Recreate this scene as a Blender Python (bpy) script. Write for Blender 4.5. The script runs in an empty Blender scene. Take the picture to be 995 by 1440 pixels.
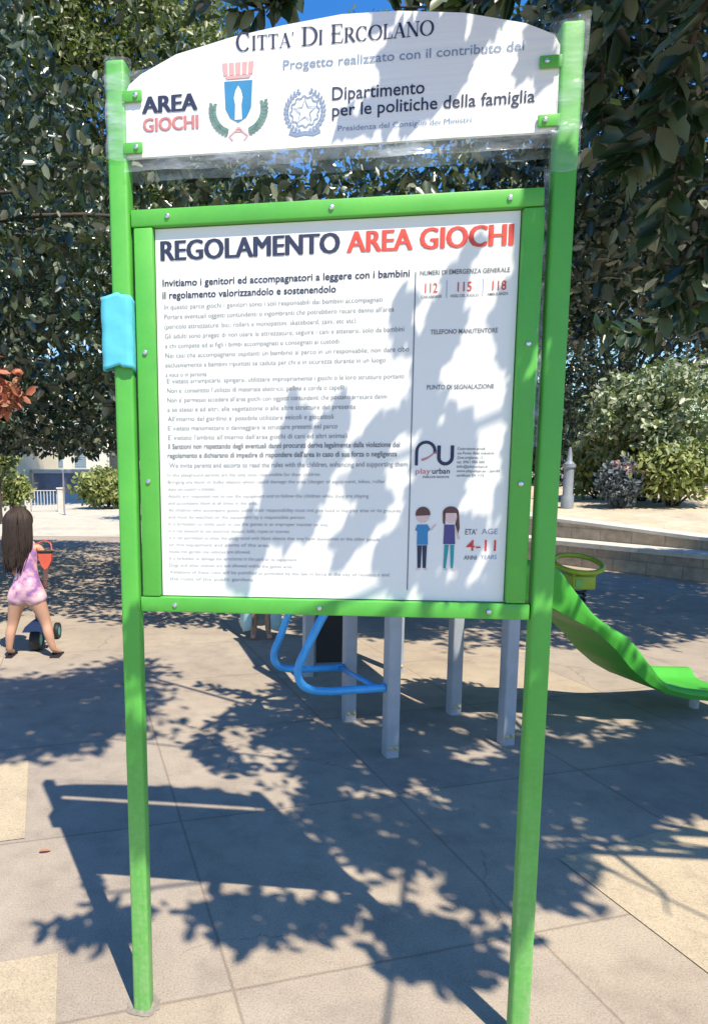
import bpy, bmesh, math, random
import numpy as np
from mathutils import Vector, Matrix, Euler

random.seed(7)
rng = np.random.default_rng(11)
S = bpy.context.scene
COL = S.collection

# ------------------------------------------------------------------ camera
EYE = 1.55
FPX, PITCH, ROLL, CX, CY = 966.6157, 0.135455, -0.004919, 348.648, 791.808
cam_d = bpy.data.cameras.new('camera')
cam = bpy.data.objects.new('camera', cam_d)
COL.objects.link(cam)
cam.location = (0, 0, EYE)
cam.rotation_euler = (Matrix.Rotation(math.pi / 2 - PITCH, 3, 'X') @ Matrix.Rotation(ROLL, 3, 'Z')).to_euler()
cam_d.sensor_fit = 'VERTICAL'
cam_d.sensor_height = 36.0
cam_d.sensor_width = 36.0
cam_d.lens = FPX / 1440 * 36
cam_d.shift_x = (497.5 - CX) / 1440
cam_d.shift_y = (CY - 720) / 1440
cam_d.clip_start = 0.05
cam_d.clip_end = 3000
S.camera = cam

# ------------------------------------------------------------------ world, sun, exposure
SUN = Vector((0.233, -0.486, 0.842)).normalized()
SX, SY = SUN.x / SUN.z, SUN.y / SUN.z          # shift towards the sun per metre of height
w = bpy.data.worlds.new('World')
S.world = w
w.use_nodes = True
nt = w.node_tree
nt.nodes.clear()
o_ = nt.nodes.new('ShaderNodeOutputWorld')
bg = nt.nodes.new('ShaderNodeBackground')
sky = nt.nodes.new('ShaderNodeTexSky')
sky.sky_type = 'NISHITA'
sky.sun_disc = False
sky.sun_elevation = math.asin(SUN.z)
sky.sun_rotation = math.atan2(SUN.x, SUN.y)
sky.altitude = 50
sky.air_density = 1.2
sky.dust_density = 0.3
sky.ozone_density = 4.0
bg.inputs['Strength'].default_value = 0.15
hs = nt.nodes.new('ShaderNodeHueSaturation')
hs.inputs['Saturation'].default_value = 1.35
hs.inputs['Hue'].default_value = .508
nt.links.new(sky.outputs[0], hs.inputs['Color'])
nt.links.new(hs.outputs[0], bg.inputs[0])
nt.links.new(bg.outputs[0], o_.inputs[0])
sd = bpy.data.lights.new('sun', 'SUN')
sd.energy = 4.7
sd.angle = math.radians(0.5)
sd.color = (1.0, 0.91, 0.76)
so = bpy.data.objects.new('sun', sd)
COL.objects.link(so)
so.location = SUN * 60
so.rotation_euler = SUN.to_track_quat('Z', 'Y').to_euler()
vs = S.view_settings
S.display_settings.display_device = 'sRGB'
vs.view_transform = 'Standard'
vs.look = 'None'
vs.exposure = 0.6
vs.gamma = 1.0
vs.use_curve_mapping = False
S.cycles.max_bounces = 8
S.cycles.transparent_max_bounces = 16
S.cycles.use_denoising = True

# ------------------------------------------------------------------ helpers
def tag(o, label=None, cat=None, group=None, kind=None):
    if label: o['label'] = label
    if cat: o['category'] = cat
    if group: o['group'] = group
    if kind: o['kind'] = kind
    return o

def empty(name, loc=(0, 0, 0), rot=(0, 0, 0)):
    o = bpy.data.objects.new(name, None)
    o.empty_display_size = 0.2
    COL.objects.link(o)
    o.location = loc
    o.rotation_euler = rot
    return o

def link(name, me, mat=None, parent=None, smooth=False):
    if mat and not me.materials:
        me.materials.append(mat)
    o = bpy.data.objects.new(name, me)
    COL.objects.link(o)
    if parent: o.parent = parent
    if smooth:
        me.polygons.foreach_set('use_smooth', [True] * len(me.polygons))
    return o

class MB:
    """collects boxes, tubes and sheets, then links them as ONE mesh object"""
    def __init__(s): s.v = []; s.f = []
    def add(s, vs, fs):
        b = len(s.v)
        s.v += [tuple(p) for p in vs]
        s.f += [tuple(i + b for i in f) for f in fs]
        return s
    def bm(s, bm_):
        bm_.verts.index_update()
        s.add([v.co[:] for v in bm_.verts], [[v.index for v in f.verts] for f in bm_.faces])
        bm_.free()
        return s
    def box(s, lo, hi, bev=0.0, seg=2, M=None):
        b = bmesh.new()
        bmesh.ops.create_cube(b, size=1)
        lo, hi = Vector(lo), Vector(hi)
        for v in b.verts:
            v.co = Vector([(lo[i] + hi[i]) / 2 + v.co[i] * (hi[i] - lo[i]) for i in range(3)])
        if bev: bmesh.ops.bevel(b, geom=b.edges[:], offset=bev, segments=seg, affect='EDGES', profile=.5)
        if M is not None: b.transform(M)
        return s.bm(b)
    def tube(s, pts, r, n=10, caps=True, close=False):
        pts = [Vector(p) for p in pts]
        m = len(pts)
        rs = r if hasattr(r, '__len__') else [r] * m
        rings = []
        prev = None
        for i, p in enumerate(pts):
            if close: t = pts[(i + 1) % m] - pts[i - 1]
            else: t = pts[min(i + 1, m - 1)] - pts[max(i - 1, 0)]
            t.normalize()
            if prev is None:
                a = Vector((0, 0, 1)) if abs(t.z) < .9 else Vector((1, 0, 0))
                x = t.cross(a).normalized()
            else:
                x = (prev - t * prev.dot(t)).normalized()
            prev = x
            y = t.cross(x)
            rings.append([p + (x * math.cos(2 * math.pi * k / n) + y * math.sin(2 * math.pi * k / n)) * rs[i] for k in range(n)])
        vs = [q for R in rings for q in R]
        fs = []
        for i in range(m if close else m - 1):
            j = (i + 1) % m
            for k in range(n):
                fs.append((i * n + k, i * n + (k + 1) % n, j * n + (k + 1) % n, j * n + k))
        if caps and not close:
            fs.append(tuple(range(n))[::-1]); fs.append(tuple((m - 1) * n + k for k in range(n)))
        return s.add(vs, fs)
    def lathe(s, prof, c=(0, 0, 0), n=20):
        vs = []; fs = []
        for r, z in prof:
            vs += [(c[0] + r * math.cos(2 * math.pi * k / n), c[1] + r * math.sin(2 * math.pi * k / n), c[2] + z) for k in range(n)]
        for i in range(len(prof) - 1):
            for k in range(n):
                fs.append((i * n + k, i * n + (k + 1) % n, (i + 1) * n + (k + 1) % n, (i + 1) * n + k))
        fs.append(tuple(range(n))[::-1]); fs.append(tuple((len(prof) - 1) * n + k for k in range(n)))
        return s.add(vs, fs)
    def ball(s, c, r, u=14, v=10, M=None):
        b = bmesh.new()
        bmesh.ops.create_uvsphere(b, u_segments=u, v_segments=v, radius=1)
        rr = r if hasattr(r, '__len__') else (r, r, r)
        for q in b.verts:
            p = Vector((q.co.x * rr[0], q.co.y * rr[1], q.co.z * rr[2]))
            if M is not None: p = M @ p
            q.co = p + Vector(c)
        return s.bm(b)
    def prism(s, poly, y0, y1):
        """outline in x,z pushed from y0 to y1"""
        n = len(poly)
        vs = [(x, y0, z) for x, z in poly] + [(x, y1, z) for x, z in poly]
        fs = [tuple(range(n)), tuple(range(2 * n - 1, n - 1, -1))]
        fs += [(i, n + i, n + (i + 1) % n, (i + 1) % n) for i in range(n)]
        return s.add(vs, fs)
    def stroke(s, pts, wd, y, close=False):
        """flat ribbon in the x,z plane at depth y"""
        pts = [Vector((p[0], p[1])) for p in pts]
        m = len(pts)
        ws = wd if hasattr(wd, '__len__') else [wd] * m
        vs = []
        for i, p in enumerate(pts):
            if close: t = pts[(i + 1) % m] - pts[i - 1]
            else: t = pts[min(i + 1, m - 1)] - pts[max(i - 1, 0)]
            t.normalize()
            nn = Vector((-t.y, t.x)) * ws[i] / 2
            vs += [(p.x + nn.x, y, p.y + nn.y), (p.x - nn.x, y, p.y - nn.y)]
        fs = [(2 * i, 2 * i + 1, 2 * ((i + 1) % m) + 1, 2 * ((i + 1) % m)) for i in range(m if close else m - 1)]
        return s.add(vs, fs)
    def poly(s, pts, y):
        return s.add([(p[0], y, p[1]) for p in pts], [tuple(range(len(pts)))])
    def build(s, name, mat, parent=None, smooth=False, fixn=True, auto=None):
        me = bpy.data.meshes.new(name)
        me.from_pydata(s.v, [], s.f)
        if fixn:
            b = bmesh.new(); b.from_mesh(me)
            bmesh.ops.recalc_face_normals(b, faces=b.faces)
            b.to_mesh(me); b.free()
        o = link(name, me, mat, parent, smooth)
        if auto is not None:
            me.polygons.foreach_set('use_smooth', [True] * len(me.polygons))
            me.set_sharp_from_angle(angle=math.radians(auto))
        me.update()
        return o

def spline(pts, n=8):
    """Catmull-Rom through pts"""
    P = [np.array(p, float) for p in pts]
    P = [2 * P[0] - P[1]] + P + [2 * P[-1] - P[-2]]
    out = []
    for i in range(1, len(P) - 2):
        for k in range(n):
            t = k / n
            a, b, c, d = P[i - 1], P[i], P[i + 1], P[i + 2]
            out.append(.5 * ((2 * b) + (c - a) * t + (2 * a - 5 * b + 4 * c - d) * t * t + (3 * b - a - 3 * c + d) * t ** 3))
    out.append(P[-2])
    return out

# ------------------------------------------------------------------ materials
def newmat(name):
    m = bpy.data.materials.new(name)
    m.use_nodes = True
    return m, m.node_tree, m.node_tree.nodes['Principled BSDF']

def N(t, typ, **kw):
    n = t.nodes.new(typ)
    for k, v in kw.items(): setattr(n, k, v)
    return n

def setin(n, **kw):
    for k, v in kw.items(): n.inputs[k.replace('_', ' ')].default_value = v
    return n

def ramp(t, src, stops):
    r = N(t, 'ShaderNodeValToRGB')
    e = r.color_ramp.elements
    while len(e) < len(stops): e.new(.5)
    for q, (p, c) in zip(e, stops):
        q.position = p; q.color = tuple(c) + (1,) if len(c) == 3 else c
    t.links.new(src, r.inputs[0])
    return r

def noise(t, scale, detail=6, rough=.6, coord='Object', vec=None):
    n = setin(N(t, 'ShaderNodeTexNoise'), Scale=scale, Detail=detail, Roughness=rough)
    if vec is None:
        tc = N(t, 'ShaderNodeTexCoord'); vec = tc.outputs[coord]
    t.links.new(vec, n.inputs['Vector'])
    return n

def bump(t, p, src, strength=.2, dist=.01):
    b = setin(N(t, 'ShaderNodeBump'), Strength=strength, Distance=dist)
    t.links.new(src, b.inputs['Height'])
    t.links.new(b.outputs[0], p.inputs['Normal'])

def flat(name, col, rough=.5, metal=0., var=.12, scale=9., bmp=.0, spec=.5):
    """paint / plastic with a little mottling, wear and grain"""
    m, t, p = newmat(name)
    n = noise(t, scale, 8, .65)
    c = Vector(col)
    r = ramp(t, n.outputs[0], [(.3, tuple(c * (1 - var))), (.7, tuple(min(1, x) for x in c * (1 + var)))])
    t.links.new(r.outputs[0], p.inputs['Base Color'])
    rr = ramp(t, n.outputs[0], [(.3, (rough * .85,) * 3), (.7, (min(1, rough * 1.2),) * 3)])
    t.links.new(rr.outputs[0], p.inputs['Roughness'])
    p.inputs['Metallic'].default_value = metal
    p.inputs['Specular IOR Level'].default_value = spec
    if bmp:
        bump(t, p, noise(t, 180, 3).outputs[0], bmp, .002)
    return m

def leafmat(name, cols, rough=.38, trans=.22, tcol=(.16, .26, .03), spec=.55):
    m, t, p = newmat(name)
    g = N(t, 'ShaderNodeNewGeometry')
    k = len(cols)
    r = ramp(t, g.outputs['Random Per Island'], [((i + .5) / k, c) for i, c in enumerate(cols)])
    t.links.new(r.outputs[0], p.inputs['Base Color'])
    p.inputs['Roughness'].default_value = rough
    p.inputs['Specular IOR Level'].default_value = spec
    tr = N(t, 'ShaderNodeBsdfTranslucent')
    tr.inputs[0].default_value = tcol + (1,)
    mx = N(t, 'ShaderNodeMixShader')
    mx.inputs[0].default_value = trans
    t.links.new(p.outputs[0], mx.inputs[1])
    t.links.new(tr.outputs[0], mx.inputs[2])
    t.links.new(mx.outputs[0], t.nodes['Material Output'].inputs[0])
    return m

M = {}
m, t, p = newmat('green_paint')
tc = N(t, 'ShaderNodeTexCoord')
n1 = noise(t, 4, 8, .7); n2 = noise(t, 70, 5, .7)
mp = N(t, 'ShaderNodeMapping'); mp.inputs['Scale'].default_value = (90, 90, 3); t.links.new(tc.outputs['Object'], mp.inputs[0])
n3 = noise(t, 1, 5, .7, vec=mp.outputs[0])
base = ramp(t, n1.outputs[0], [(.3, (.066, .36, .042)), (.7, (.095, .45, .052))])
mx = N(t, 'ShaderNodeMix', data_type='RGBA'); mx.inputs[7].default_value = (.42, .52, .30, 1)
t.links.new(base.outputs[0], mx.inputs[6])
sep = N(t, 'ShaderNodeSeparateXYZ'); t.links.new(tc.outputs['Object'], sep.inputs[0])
hz_ = N(t, 'ShaderNodeMapRange'); hz_.inputs['From Min'].default_value = 1.0; hz_.inputs['From Max'].default_value = 0.0; hz_.inputs['To Min'].default_value = .06; hz_.inputs['To Max'].default_value = .85  # sky and sun glare painted into the green, paler towards the foot
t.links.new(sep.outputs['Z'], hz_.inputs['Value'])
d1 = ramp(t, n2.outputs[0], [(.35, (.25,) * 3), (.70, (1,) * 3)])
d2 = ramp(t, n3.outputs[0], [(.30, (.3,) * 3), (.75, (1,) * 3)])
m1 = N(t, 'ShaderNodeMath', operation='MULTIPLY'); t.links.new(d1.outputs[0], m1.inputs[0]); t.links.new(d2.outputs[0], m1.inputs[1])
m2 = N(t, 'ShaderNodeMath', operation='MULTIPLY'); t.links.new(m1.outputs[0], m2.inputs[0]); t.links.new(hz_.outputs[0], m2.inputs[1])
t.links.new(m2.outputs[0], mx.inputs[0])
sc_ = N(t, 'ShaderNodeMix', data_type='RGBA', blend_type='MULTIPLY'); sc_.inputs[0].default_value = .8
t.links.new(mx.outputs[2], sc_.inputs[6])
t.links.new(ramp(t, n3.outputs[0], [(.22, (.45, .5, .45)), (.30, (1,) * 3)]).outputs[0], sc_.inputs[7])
t.links.new(sc_.outputs[2], p.inputs['Base Color'])
t.links.new(ramp(t, n1.outputs[0], [(.3, (.40,) * 3), (.7, (.62,) * 3)]).outputs[0], p.inputs['Roughness'])
bump(t, p, n2.outputs[0], .12, .002)
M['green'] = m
M['green_slide'] = flat('green_plastic', (.065, .37, .04), .5, var=.12, scale=4, spec=.25)
M['lime'] = flat('lime_plastic', (.30, .42, .03), .45)
M['grey_post'] = flat('grey_powder_coat', (.36, .39, .43), .45, var=.1)
M['blue'] = flat('blue_paint', (.06, .38, .78), .32, var=.15)
M['blue_panel'] = flat('blue_board', (.03, .17, .48), .45)
M['black'] = flat('black_rubber', (.012, .013, .016), .6)
M['steel'] = flat('zinc_steel', (.62, .64, .66), .3, metal=.9)
M['brass'] = flat('yellow_cap', (.55, .43, .16), .45)
M['cyan'] = flat('cyan_foam', (.10, .52, .63), .7, var=.06, scale=20, bmp=.15)
M['navy'] = flat('navy_ink', (.018, .028, .075), .55, var=.05)
M['red'] = flat('red_ink', (.62, .07, .05), .55, var=.05)
M['paleink'] = flat('pale_grey_ink', (.30, .32, .345), .55, var=.05)
M['midink'] = flat('mid_grey_ink', (.20, .22, .25), .55, var=.05)
M['ink'] = flat('grey_ink', (.15, .165, .19), .55, var=.05)
M['greyblue'] = flat('grey_blue_ink', (.20, .28, .42), .55, var=.1)
M['pinkink'] = flat('pale_red_ink', (.55, .20, .20), .55, var=.1)
M['crestblue'] = flat('blue_ink', (.03, .22, .44), .5, var=.1)
M['crown_ink'] = flat('pale_rose_ink', (.62, .34, .34), .55)
M['crestgreen'] = flat('leaf_ink', (.13, .24, .21), .5, var=.3, scale=60)
M['tealink'] = flat('teal_ink', (.02, .30, .33), .5)
M['brownink'] = flat('brown_ink', (.11, .045, .04), .5)
M['skinink'] = flat('skin_ink', (.72, .52, .47), .5)
M['violetink'] = flat('violet_ink', (.07, .06, .22), .5)
M['whiteink'] = flat('white_ink', (.75, .78, .8), .5)
M['skin'] = flat('skin', (.52, .29, .19), .5, var=.08, scale=14)
M['hair'] = flat('dark_hair', (.034, .020, .013), .65, var=.3, scale=30)
M['bark'] = flat('bark', (.060, .047, .037), .85, var=.4, scale=14, bmp=.6)
M['redbag'] = flat('coral_plastic', (.62, .10, .055), .4)
M['teal_cloth'] = flat('pale_teal_cloth', (.36, .55, .55), .85, var=.1)
M['teal_plastic'] = flat('teal_plastic', (.08, .42, .42), .45)
M['toyblue'] = flat('toy_blue', (.07, .14, .30), .45)
M['bollard'] = flat('bollard_grey', (.22, .25, .28), .5)

# romper cloth: pink with violet tie-dye blotches
m, t, p = newmat('romper_cloth')
n1 = noise(t, 11, 3, .5)
r = ramp(t, n1.outputs[0], [(.40, (.30, .15, .36)), (.50, (.66, .36, .46)), (.62, (.80, .56, .58))])
t.links.new(r.outputs[0], p.inputs['Base Color']); p.inputs['Roughness'].default_value = .85
M['romper'] = m

# white printed board
m, t, p = newmat('white_board')
n1 = noise(t, 3, 6, .6)
r = ramp(t, n1.outputs[0], [(.3, (.75, .76, .71)), (.7, (.81, .81, .76))])
t.links.new(r.outputs[0], p.inputs['Base Color']); p.inputs['Roughness'].default_value = .38
M['board'] = m
m, t, p = newmat('header_board')
tc = N(t, 'ShaderNodeTexCoord'); mp = N(t, 'ShaderNodeMapping'); mp.inputs['Scale'].default_value = (.6, 1, 40)
t.links.new(tc.outputs['Object'], mp.inputs[0])
n1 = noise(t, 2.2, 4, .6, vec=mp.outputs[0])
r = ramp(t, n1.outputs[0], [(.3, (.74, .77, .80)), (.6, (.82, .83, .82))])
t.links.new(r.outputs[0], p.inputs['Base Color']); p.inputs['Roughness'].default_value = .3
bump(t, p, n1.outputs[0], .25, .004)
M['header'] = m

# crinkled clear plastic film
m, t, p = newmat('clear_film')
tc = N(t, 'ShaderNodeTexCoord'); mp = N(t, 'ShaderNodeMapping'); mp.inputs['Scale'].default_value = (1, 1, 3)
t.links.new(tc.outputs['Object'], mp.inputs[0])
n1 = noise(t, 9, 3, .5, vec=mp.outputs[0])
p.inputs['Base Color'].default_value = (.66, .74, .82, 1); p.inputs['Roughness'].default_value = .16
bump(t, p, n1.outputs[0], .7, .02)
tb = N(t, 'ShaderNodeBsdfTransparent')
mx = N(t, 'ShaderNodeMixShader')
r = ramp(t, n1.outputs[0], [(.35, (.06,) * 3), (.55, (.20,) * 3), (.75, (.50,) * 3)])
t.links.new(r.outputs[0], mx.inputs[0])
t.links.new(tb.outputs[0], mx.inputs[1]); t.links.new(p.outputs[0], mx.inputs[2])
t.links.new(mx.outputs[0], t.nodes['Material Output'].inputs[0])
M['film'] = m

# paving: big cast slabs, joints on a rotated grid
def paving(name, base, hi, joints=True, rough=.9):
    m, t, p = newmat(name)
    geo = N(t, 'ShaderNodeNewGeometry')
    pos = geo.outputs['Position']
    n1 = noise(t, 1.1, 8, .7, vec=pos)
    n2 = noise(t, 160, 4, .7, vec=pos)
    n3 = noise(t, 6, 8, .65, vec=pos)
    mixc = N(t, 'ShaderNodeMix', data_type='RGBA')
    mixc.inputs[6].default_value = tuple(base) + (1,); mixc.inputs[7].default_value = tuple(hi) + (1,)
    r1 = ramp(t, n1.outputs[0], [(.38, (0,) * 3), (.66, (1,) * 3)])
    t.links.new(r1.outputs[0], mixc.inputs[0])
    col = mixc.outputs[2]
    def mul(a, ramp_out, f=1.):
        mm = N(t, 'ShaderNodeMix', data_type='RGBA', blend_type='MULTIPLY')
        mm.inputs[0].default_value = f
        t.links.new(a, mm.inputs[6]); t.links.new(ramp_out, mm.inputs[7])
        return mm.outputs[2]
    col = mul(col, ramp(t, n2.outputs[0], [(.30, (.55,) * 3), (.47, (1,) * 3), (.70, (1.28,) * 3)]).outputs[0], .85)
    col = mul(col, ramp(t, n3.outputs[0], [(.30, (.80, .79, .80)), (.5, (1,) * 3), (.72, (1.07, 1.06, 1.04))]).outputs[0], .9)
    n4 = noise(t, .45, 9, .72, vec=pos)
    col = mul(col, ramp(t, n4.outputs[0], [(.36, (.80, .80, .83)), (.5, (1,) * 3)]).outputs[0], .8)
    vo = setin(N(t, 'ShaderNodeTexVoronoi'), Scale=26.0, Randomness=1.0)
    t.links.new(pos, vo.inputs['Vector'])
    col = mul(col, ramp(t, vo.outputs['Distance'], [(.03, (.45, .42, .40)), (.075, (1,) * 3)]).outputs[0], .55)
    ds = N(t, 'ShaderNodeVectorMath', operation='SCALE'); ds.inputs['Scale'].default_value = .16
    t.links.new(n3.outputs['Color'], ds.inputs[0])
    av = N(t, 'ShaderNodeVectorMath', operation='ADD'); t.links.new(pos, av.inputs[0]); t.links.new(ds.outputs[0], av.inputs[1])
    vc = setin(N(t, 'ShaderNodeTexVoronoi', feature='DISTANCE_TO_EDGE'), Scale=.8)
    t.links.new(av.outputs[0], vc.inputs['Vector'])
    cm = ramp(t, n4.outputs[0], [(.50, (0,) * 3), (.56, (1,) * 3)])
    ck = ramp(t, vc.outputs['Distance'], [(.0012, (.50, .47, .45)), (.004, (1,) * 3)])
    mk = N(t, 'ShaderNodeMix', data_type='RGBA', blend_type='MULTIPLY')
    t.links.new(cm.outputs[0], mk.inputs[0]); t.links.new(col, mk.inputs[6]); t.links.new(ck.outputs[0], mk.inputs[7])
    col = mk.outputs[2]
    hgt = n2.outputs[0]
    if joints:
        def dotn(v):
            d = N(t, 'ShaderNodeVectorMath', operation='DOT_PRODUCT'); d.inputs[1].default_value = v
            t.links.new(pos, d.inputs[0]); return d.outputs['Value']
        def lin(a, off, sc):
            q = N(t, 'ShaderNodeMath', operation='ADD'); q.inputs[1].default_value = off; t.links.new(a, q.inputs[0])
            q2 = N(t, 'ShaderNodeMath', operation='MULTIPLY'); q2.inputs[1].default_value = sc; t.links.new(q.outputs[0], q2.inputs[0])
            return q2.outputs[0]
        wob = N(t, 'ShaderNodeMath', operation='MULTIPLY'); wob.inputs[1].default_value = .012
        t.links.new(n3.outputs[0], wob.inputs[0])
        tot = None; fl = []
        for vec, off in (((.970, .243, 0), -.4126), ((.243, -.970, 0), 2.855)):
            a = lin(dotn(vec), off, 1 / 1.033)
            ad = N(t, 'ShaderNodeMath', operation='ADD'); t.links.new(a, ad.inputs[0]); t.links.new(wob.outputs[0], ad.inputs[1])
            fr = N(t, 'ShaderNodeMath', operation='PINGPONG'); fr.inputs[1].default_value = .5
            t.links.new(ad.outputs[0], fr.inputs[0])
            f1 = N(t, 'ShaderNodeMath', operation='FLOOR'); t.links.new(ad.outputs[0], f1.inputs[0]); fl.append(f1.outputs[0])
            if tot is None: tot = fr.outputs[0]
            else:
                mi = N(t, 'ShaderNodeMath', operation='MINIMUM'); t.links.new(tot, mi.inputs[0]); t.links.new(fr.outputs[0], mi.inputs[1]); tot = mi.outputs[0]
        cb = N(t, 'ShaderNodeCombineXYZ'); t.links.new(fl[0], cb.inputs[0]); t.links.new(fl[1], cb.inputs[1])
        wn = N(t, 'ShaderNodeTexWhiteNoise'); t.links.new(cb.outputs[0], wn.inputs[0])
        col = mul(col, ramp(t, wn.outputs[0], [(0, (.92, .93, .95)), (.5, (1, .99, .97)), (1, (1.05, 1.02, .95))]).outputs[0])
        col = mul(col, ramp(t, tot, [(.002, (.42, .38, .36)), (.006, (1,) * 3)]).outputs[0], .6)
        hgt = tot
    t.links.new(col, p.inputs['Base Color'])
    p.inputs['Roughness'].default_value = rough
    p.inputs['Specular IOR Level'].default_value = .25
    bump(t, p, n2.outputs[0], .35, .004)
    return m
M['paving'] = paving('paving_slabs', (.355, .297, .235), (.43, .365, .29))
M['sandstrip'] = paving('pale_yellow_paving', (.44, .36, .245), (.50, .415, .29), joints=False)
M['concrete'] = paving('pale_concrete', (.50, .46, .38), (.58, .54, .45), joints=False)
M['earth'] = paving('dry_earth', (.48, .40, .28), (.60, .52, .38), joints=False)

# tufa block wall
m, t, p = newmat('tufa_blocks')
tc = N(t, 'ShaderNodeTexCoord')
br = N(t, 'ShaderNodeTexBrick')
setin(br, Scale=1.0, Mortar_Size=.012, Brick_Width=.5, Row_Height=.19, Bias=-.2)
br.inputs['Color1'].default_value = (.27, .215, .165, 1); br.inputs['Color2'].default_value = (.21, .175, .14, 1); br.inputs['Mortar'].default_value = (.13, .11, .095, 1)
mp = N(t, 'ShaderNodeMapping'); mp.inputs['Rotation'].default_value = (math.pi / 2, 0, 0)
t.links.new(tc.outputs['Object'], mp.inputs[0]); t.links.new(mp.outputs[0], br.inputs[0])
n1 = noise(t, 7, 9, .7)
mm = N(t, 'ShaderNodeMix', data_type='RGBA', blend_type='MULTIPLY'); mm.inputs[0].default_value = .9
t.links.new(br.outputs[0], mm.inputs[6])
t.links.new(ramp(t, n1.outputs[0], [(.3, (.62,) * 3), (.65, (1.2, 1.15, 1.1))]).outputs[0], mm.inputs[7])
t.links.new(mm.outputs[2], p.inputs['Base Color']); p.inputs['Roughness'].default_value = .92
bump(t, p, n1.outputs[0], .6, .02)
M['tufa'] = m
br.inputs['Color1'].default_value = (.42, .355, .28, 1); br.inputs['Color2'].default_value = (.36, .31, .25, 1); br.inputs['Mortar'].default_value = (.29, .25, .21, 1)
M['tufa_plain'] = flat('rough_mortar', (.27, .235, .20), .95, var=.3, scale=60, bmp=.5)
M['capstone'] = flat('pale_capstone', (.58, .54, .47), .85, var=.14, scale=6, bmp=.3)
M['cream'] = flat('cream_render', (.66, .58, .42), .9, var=.08, scale=1.2)
M['pale_render'] = flat('pale_render', (.60, .60, .56), .9, var=.08, scale=1.2)
M['shutter'] = flat('blue_grey_shutter', (.22, .30, .38), .6)
M['glassdark'] = flat('window_glass', (.04, .05, .07), .12)
M['wallgrey'] = flat('grey_purple_wall', (.20, .19, .23), .9, var=.2, scale=1.5)
M['rooftile'] = flat('roof_tile', (.36, .20, .13), .9, var=.2)
M['gate'] = flat('pale_gate', (.55, .55, .53), .6)

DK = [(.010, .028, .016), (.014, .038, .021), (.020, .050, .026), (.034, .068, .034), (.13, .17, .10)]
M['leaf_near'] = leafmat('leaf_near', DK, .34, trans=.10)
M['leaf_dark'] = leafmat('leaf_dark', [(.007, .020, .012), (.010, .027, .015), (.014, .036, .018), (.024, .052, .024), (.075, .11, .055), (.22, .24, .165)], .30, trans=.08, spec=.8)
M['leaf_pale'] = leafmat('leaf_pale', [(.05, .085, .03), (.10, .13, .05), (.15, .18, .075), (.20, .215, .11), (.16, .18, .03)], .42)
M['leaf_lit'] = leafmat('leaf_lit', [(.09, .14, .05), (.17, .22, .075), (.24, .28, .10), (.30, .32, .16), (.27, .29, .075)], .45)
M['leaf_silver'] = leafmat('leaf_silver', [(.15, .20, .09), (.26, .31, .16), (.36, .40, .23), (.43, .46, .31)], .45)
M['leaf_blue'] = leafmat('leaf_blue', [(.06, .08, .10), (.11, .14, .16), (.19, .21, .23)], .6, trans=.1, tcol=(.1, .15, .1))
M['leaf_red'] = leafmat('leaf_red', [(.40, .12, .06), (.52, .20, .12), (.50, .26, .16), (.26, .14, .07)], .5, trans=.2, tcol=(.4, .1, .04))
M['leaf_yellow'] = leafmat('leaf_yellow', [(.15, .19, .05), (.27, .30, .085), (.36, .38, .14)], .5)
M['flower'] = leafmat('flower', [(.55, .30, .30), (.65, .42, .38)], .6, tcol=(.5, .2, .2))

# ------------------------------------------------------------------ leaves
def unit(a):
    return a / np.maximum(np.linalg.norm(a, axis=1, keepdims=True), 1e-9)

def leaf_geo(P, axis, nrm, L, Wd, curl=.12):
    """oval leaf, folded on its midrib: 6 outline vertices and a dipped middle"""
    n = len(P)
    a = unit(axis)
    s = unit(np.cross(a, nrm)); nn = np.cross(s, a)
    L = np.broadcast_to(L, (n,))[:, None]; Wd = np.broadcast_to(Wd, (n,))[:, None]
    f = [(0, 0, 0), (.28, -.46, .10), (.70, -.42, .02), (1, 0, -.12), (.70, .42, .02), (.28, .46, .10), (.5, 0, -.03)]
    V = np.stack([P + a * L * x + s * Wd * y + nn * L * (z * curl / .12) for x, y, z in f], 1)
    F = np.array([(0, 6, 2, 1), (6, 3, 3, 2), (0, 5, 4, 6), (6, 4, 3, 3)])
    # quads + tris
    Q = np.array([(0, 6, 2, 1), (0, 5, 4, 6)]); T = np.array([(6, 3, 2), (6, 4, 3)])
    base = (np.arange(n) * 7)[:, None, None]
    return V.reshape(-1, 3), (Q[None] + base).reshape(-1, 4), (T[None] + base).reshape(-1, 3)

def leaf_mesh(name, V, Q, T, mat, parent):
    me = bpy.data.meshes.new(name)
    nq, ntr = len(Q), len(T)
    me.vertices.add(len(V)); me.vertices.foreach_set('co', V.astype(np.float32).ravel())
    me.loops.add(nq * 4 + ntr * 3)
    me.loops.foreach_set('vertex_index', np.concatenate([Q.ravel(), T.ravel()]).astype(np.int32))
    me.polygons.add(nq + ntr)
    st = np.concatenate([np.arange(nq) * 4, nq * 4 + np.arange(ntr) * 3]).astype(np.int32)
    me.polygons.foreach_set('loop_start', st)
    me.update(calc_edges=True)
    me.polygons.foreach_set('use_smooth', [True] * (nq + ntr))
    return link(name, me, mat, parent)

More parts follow.
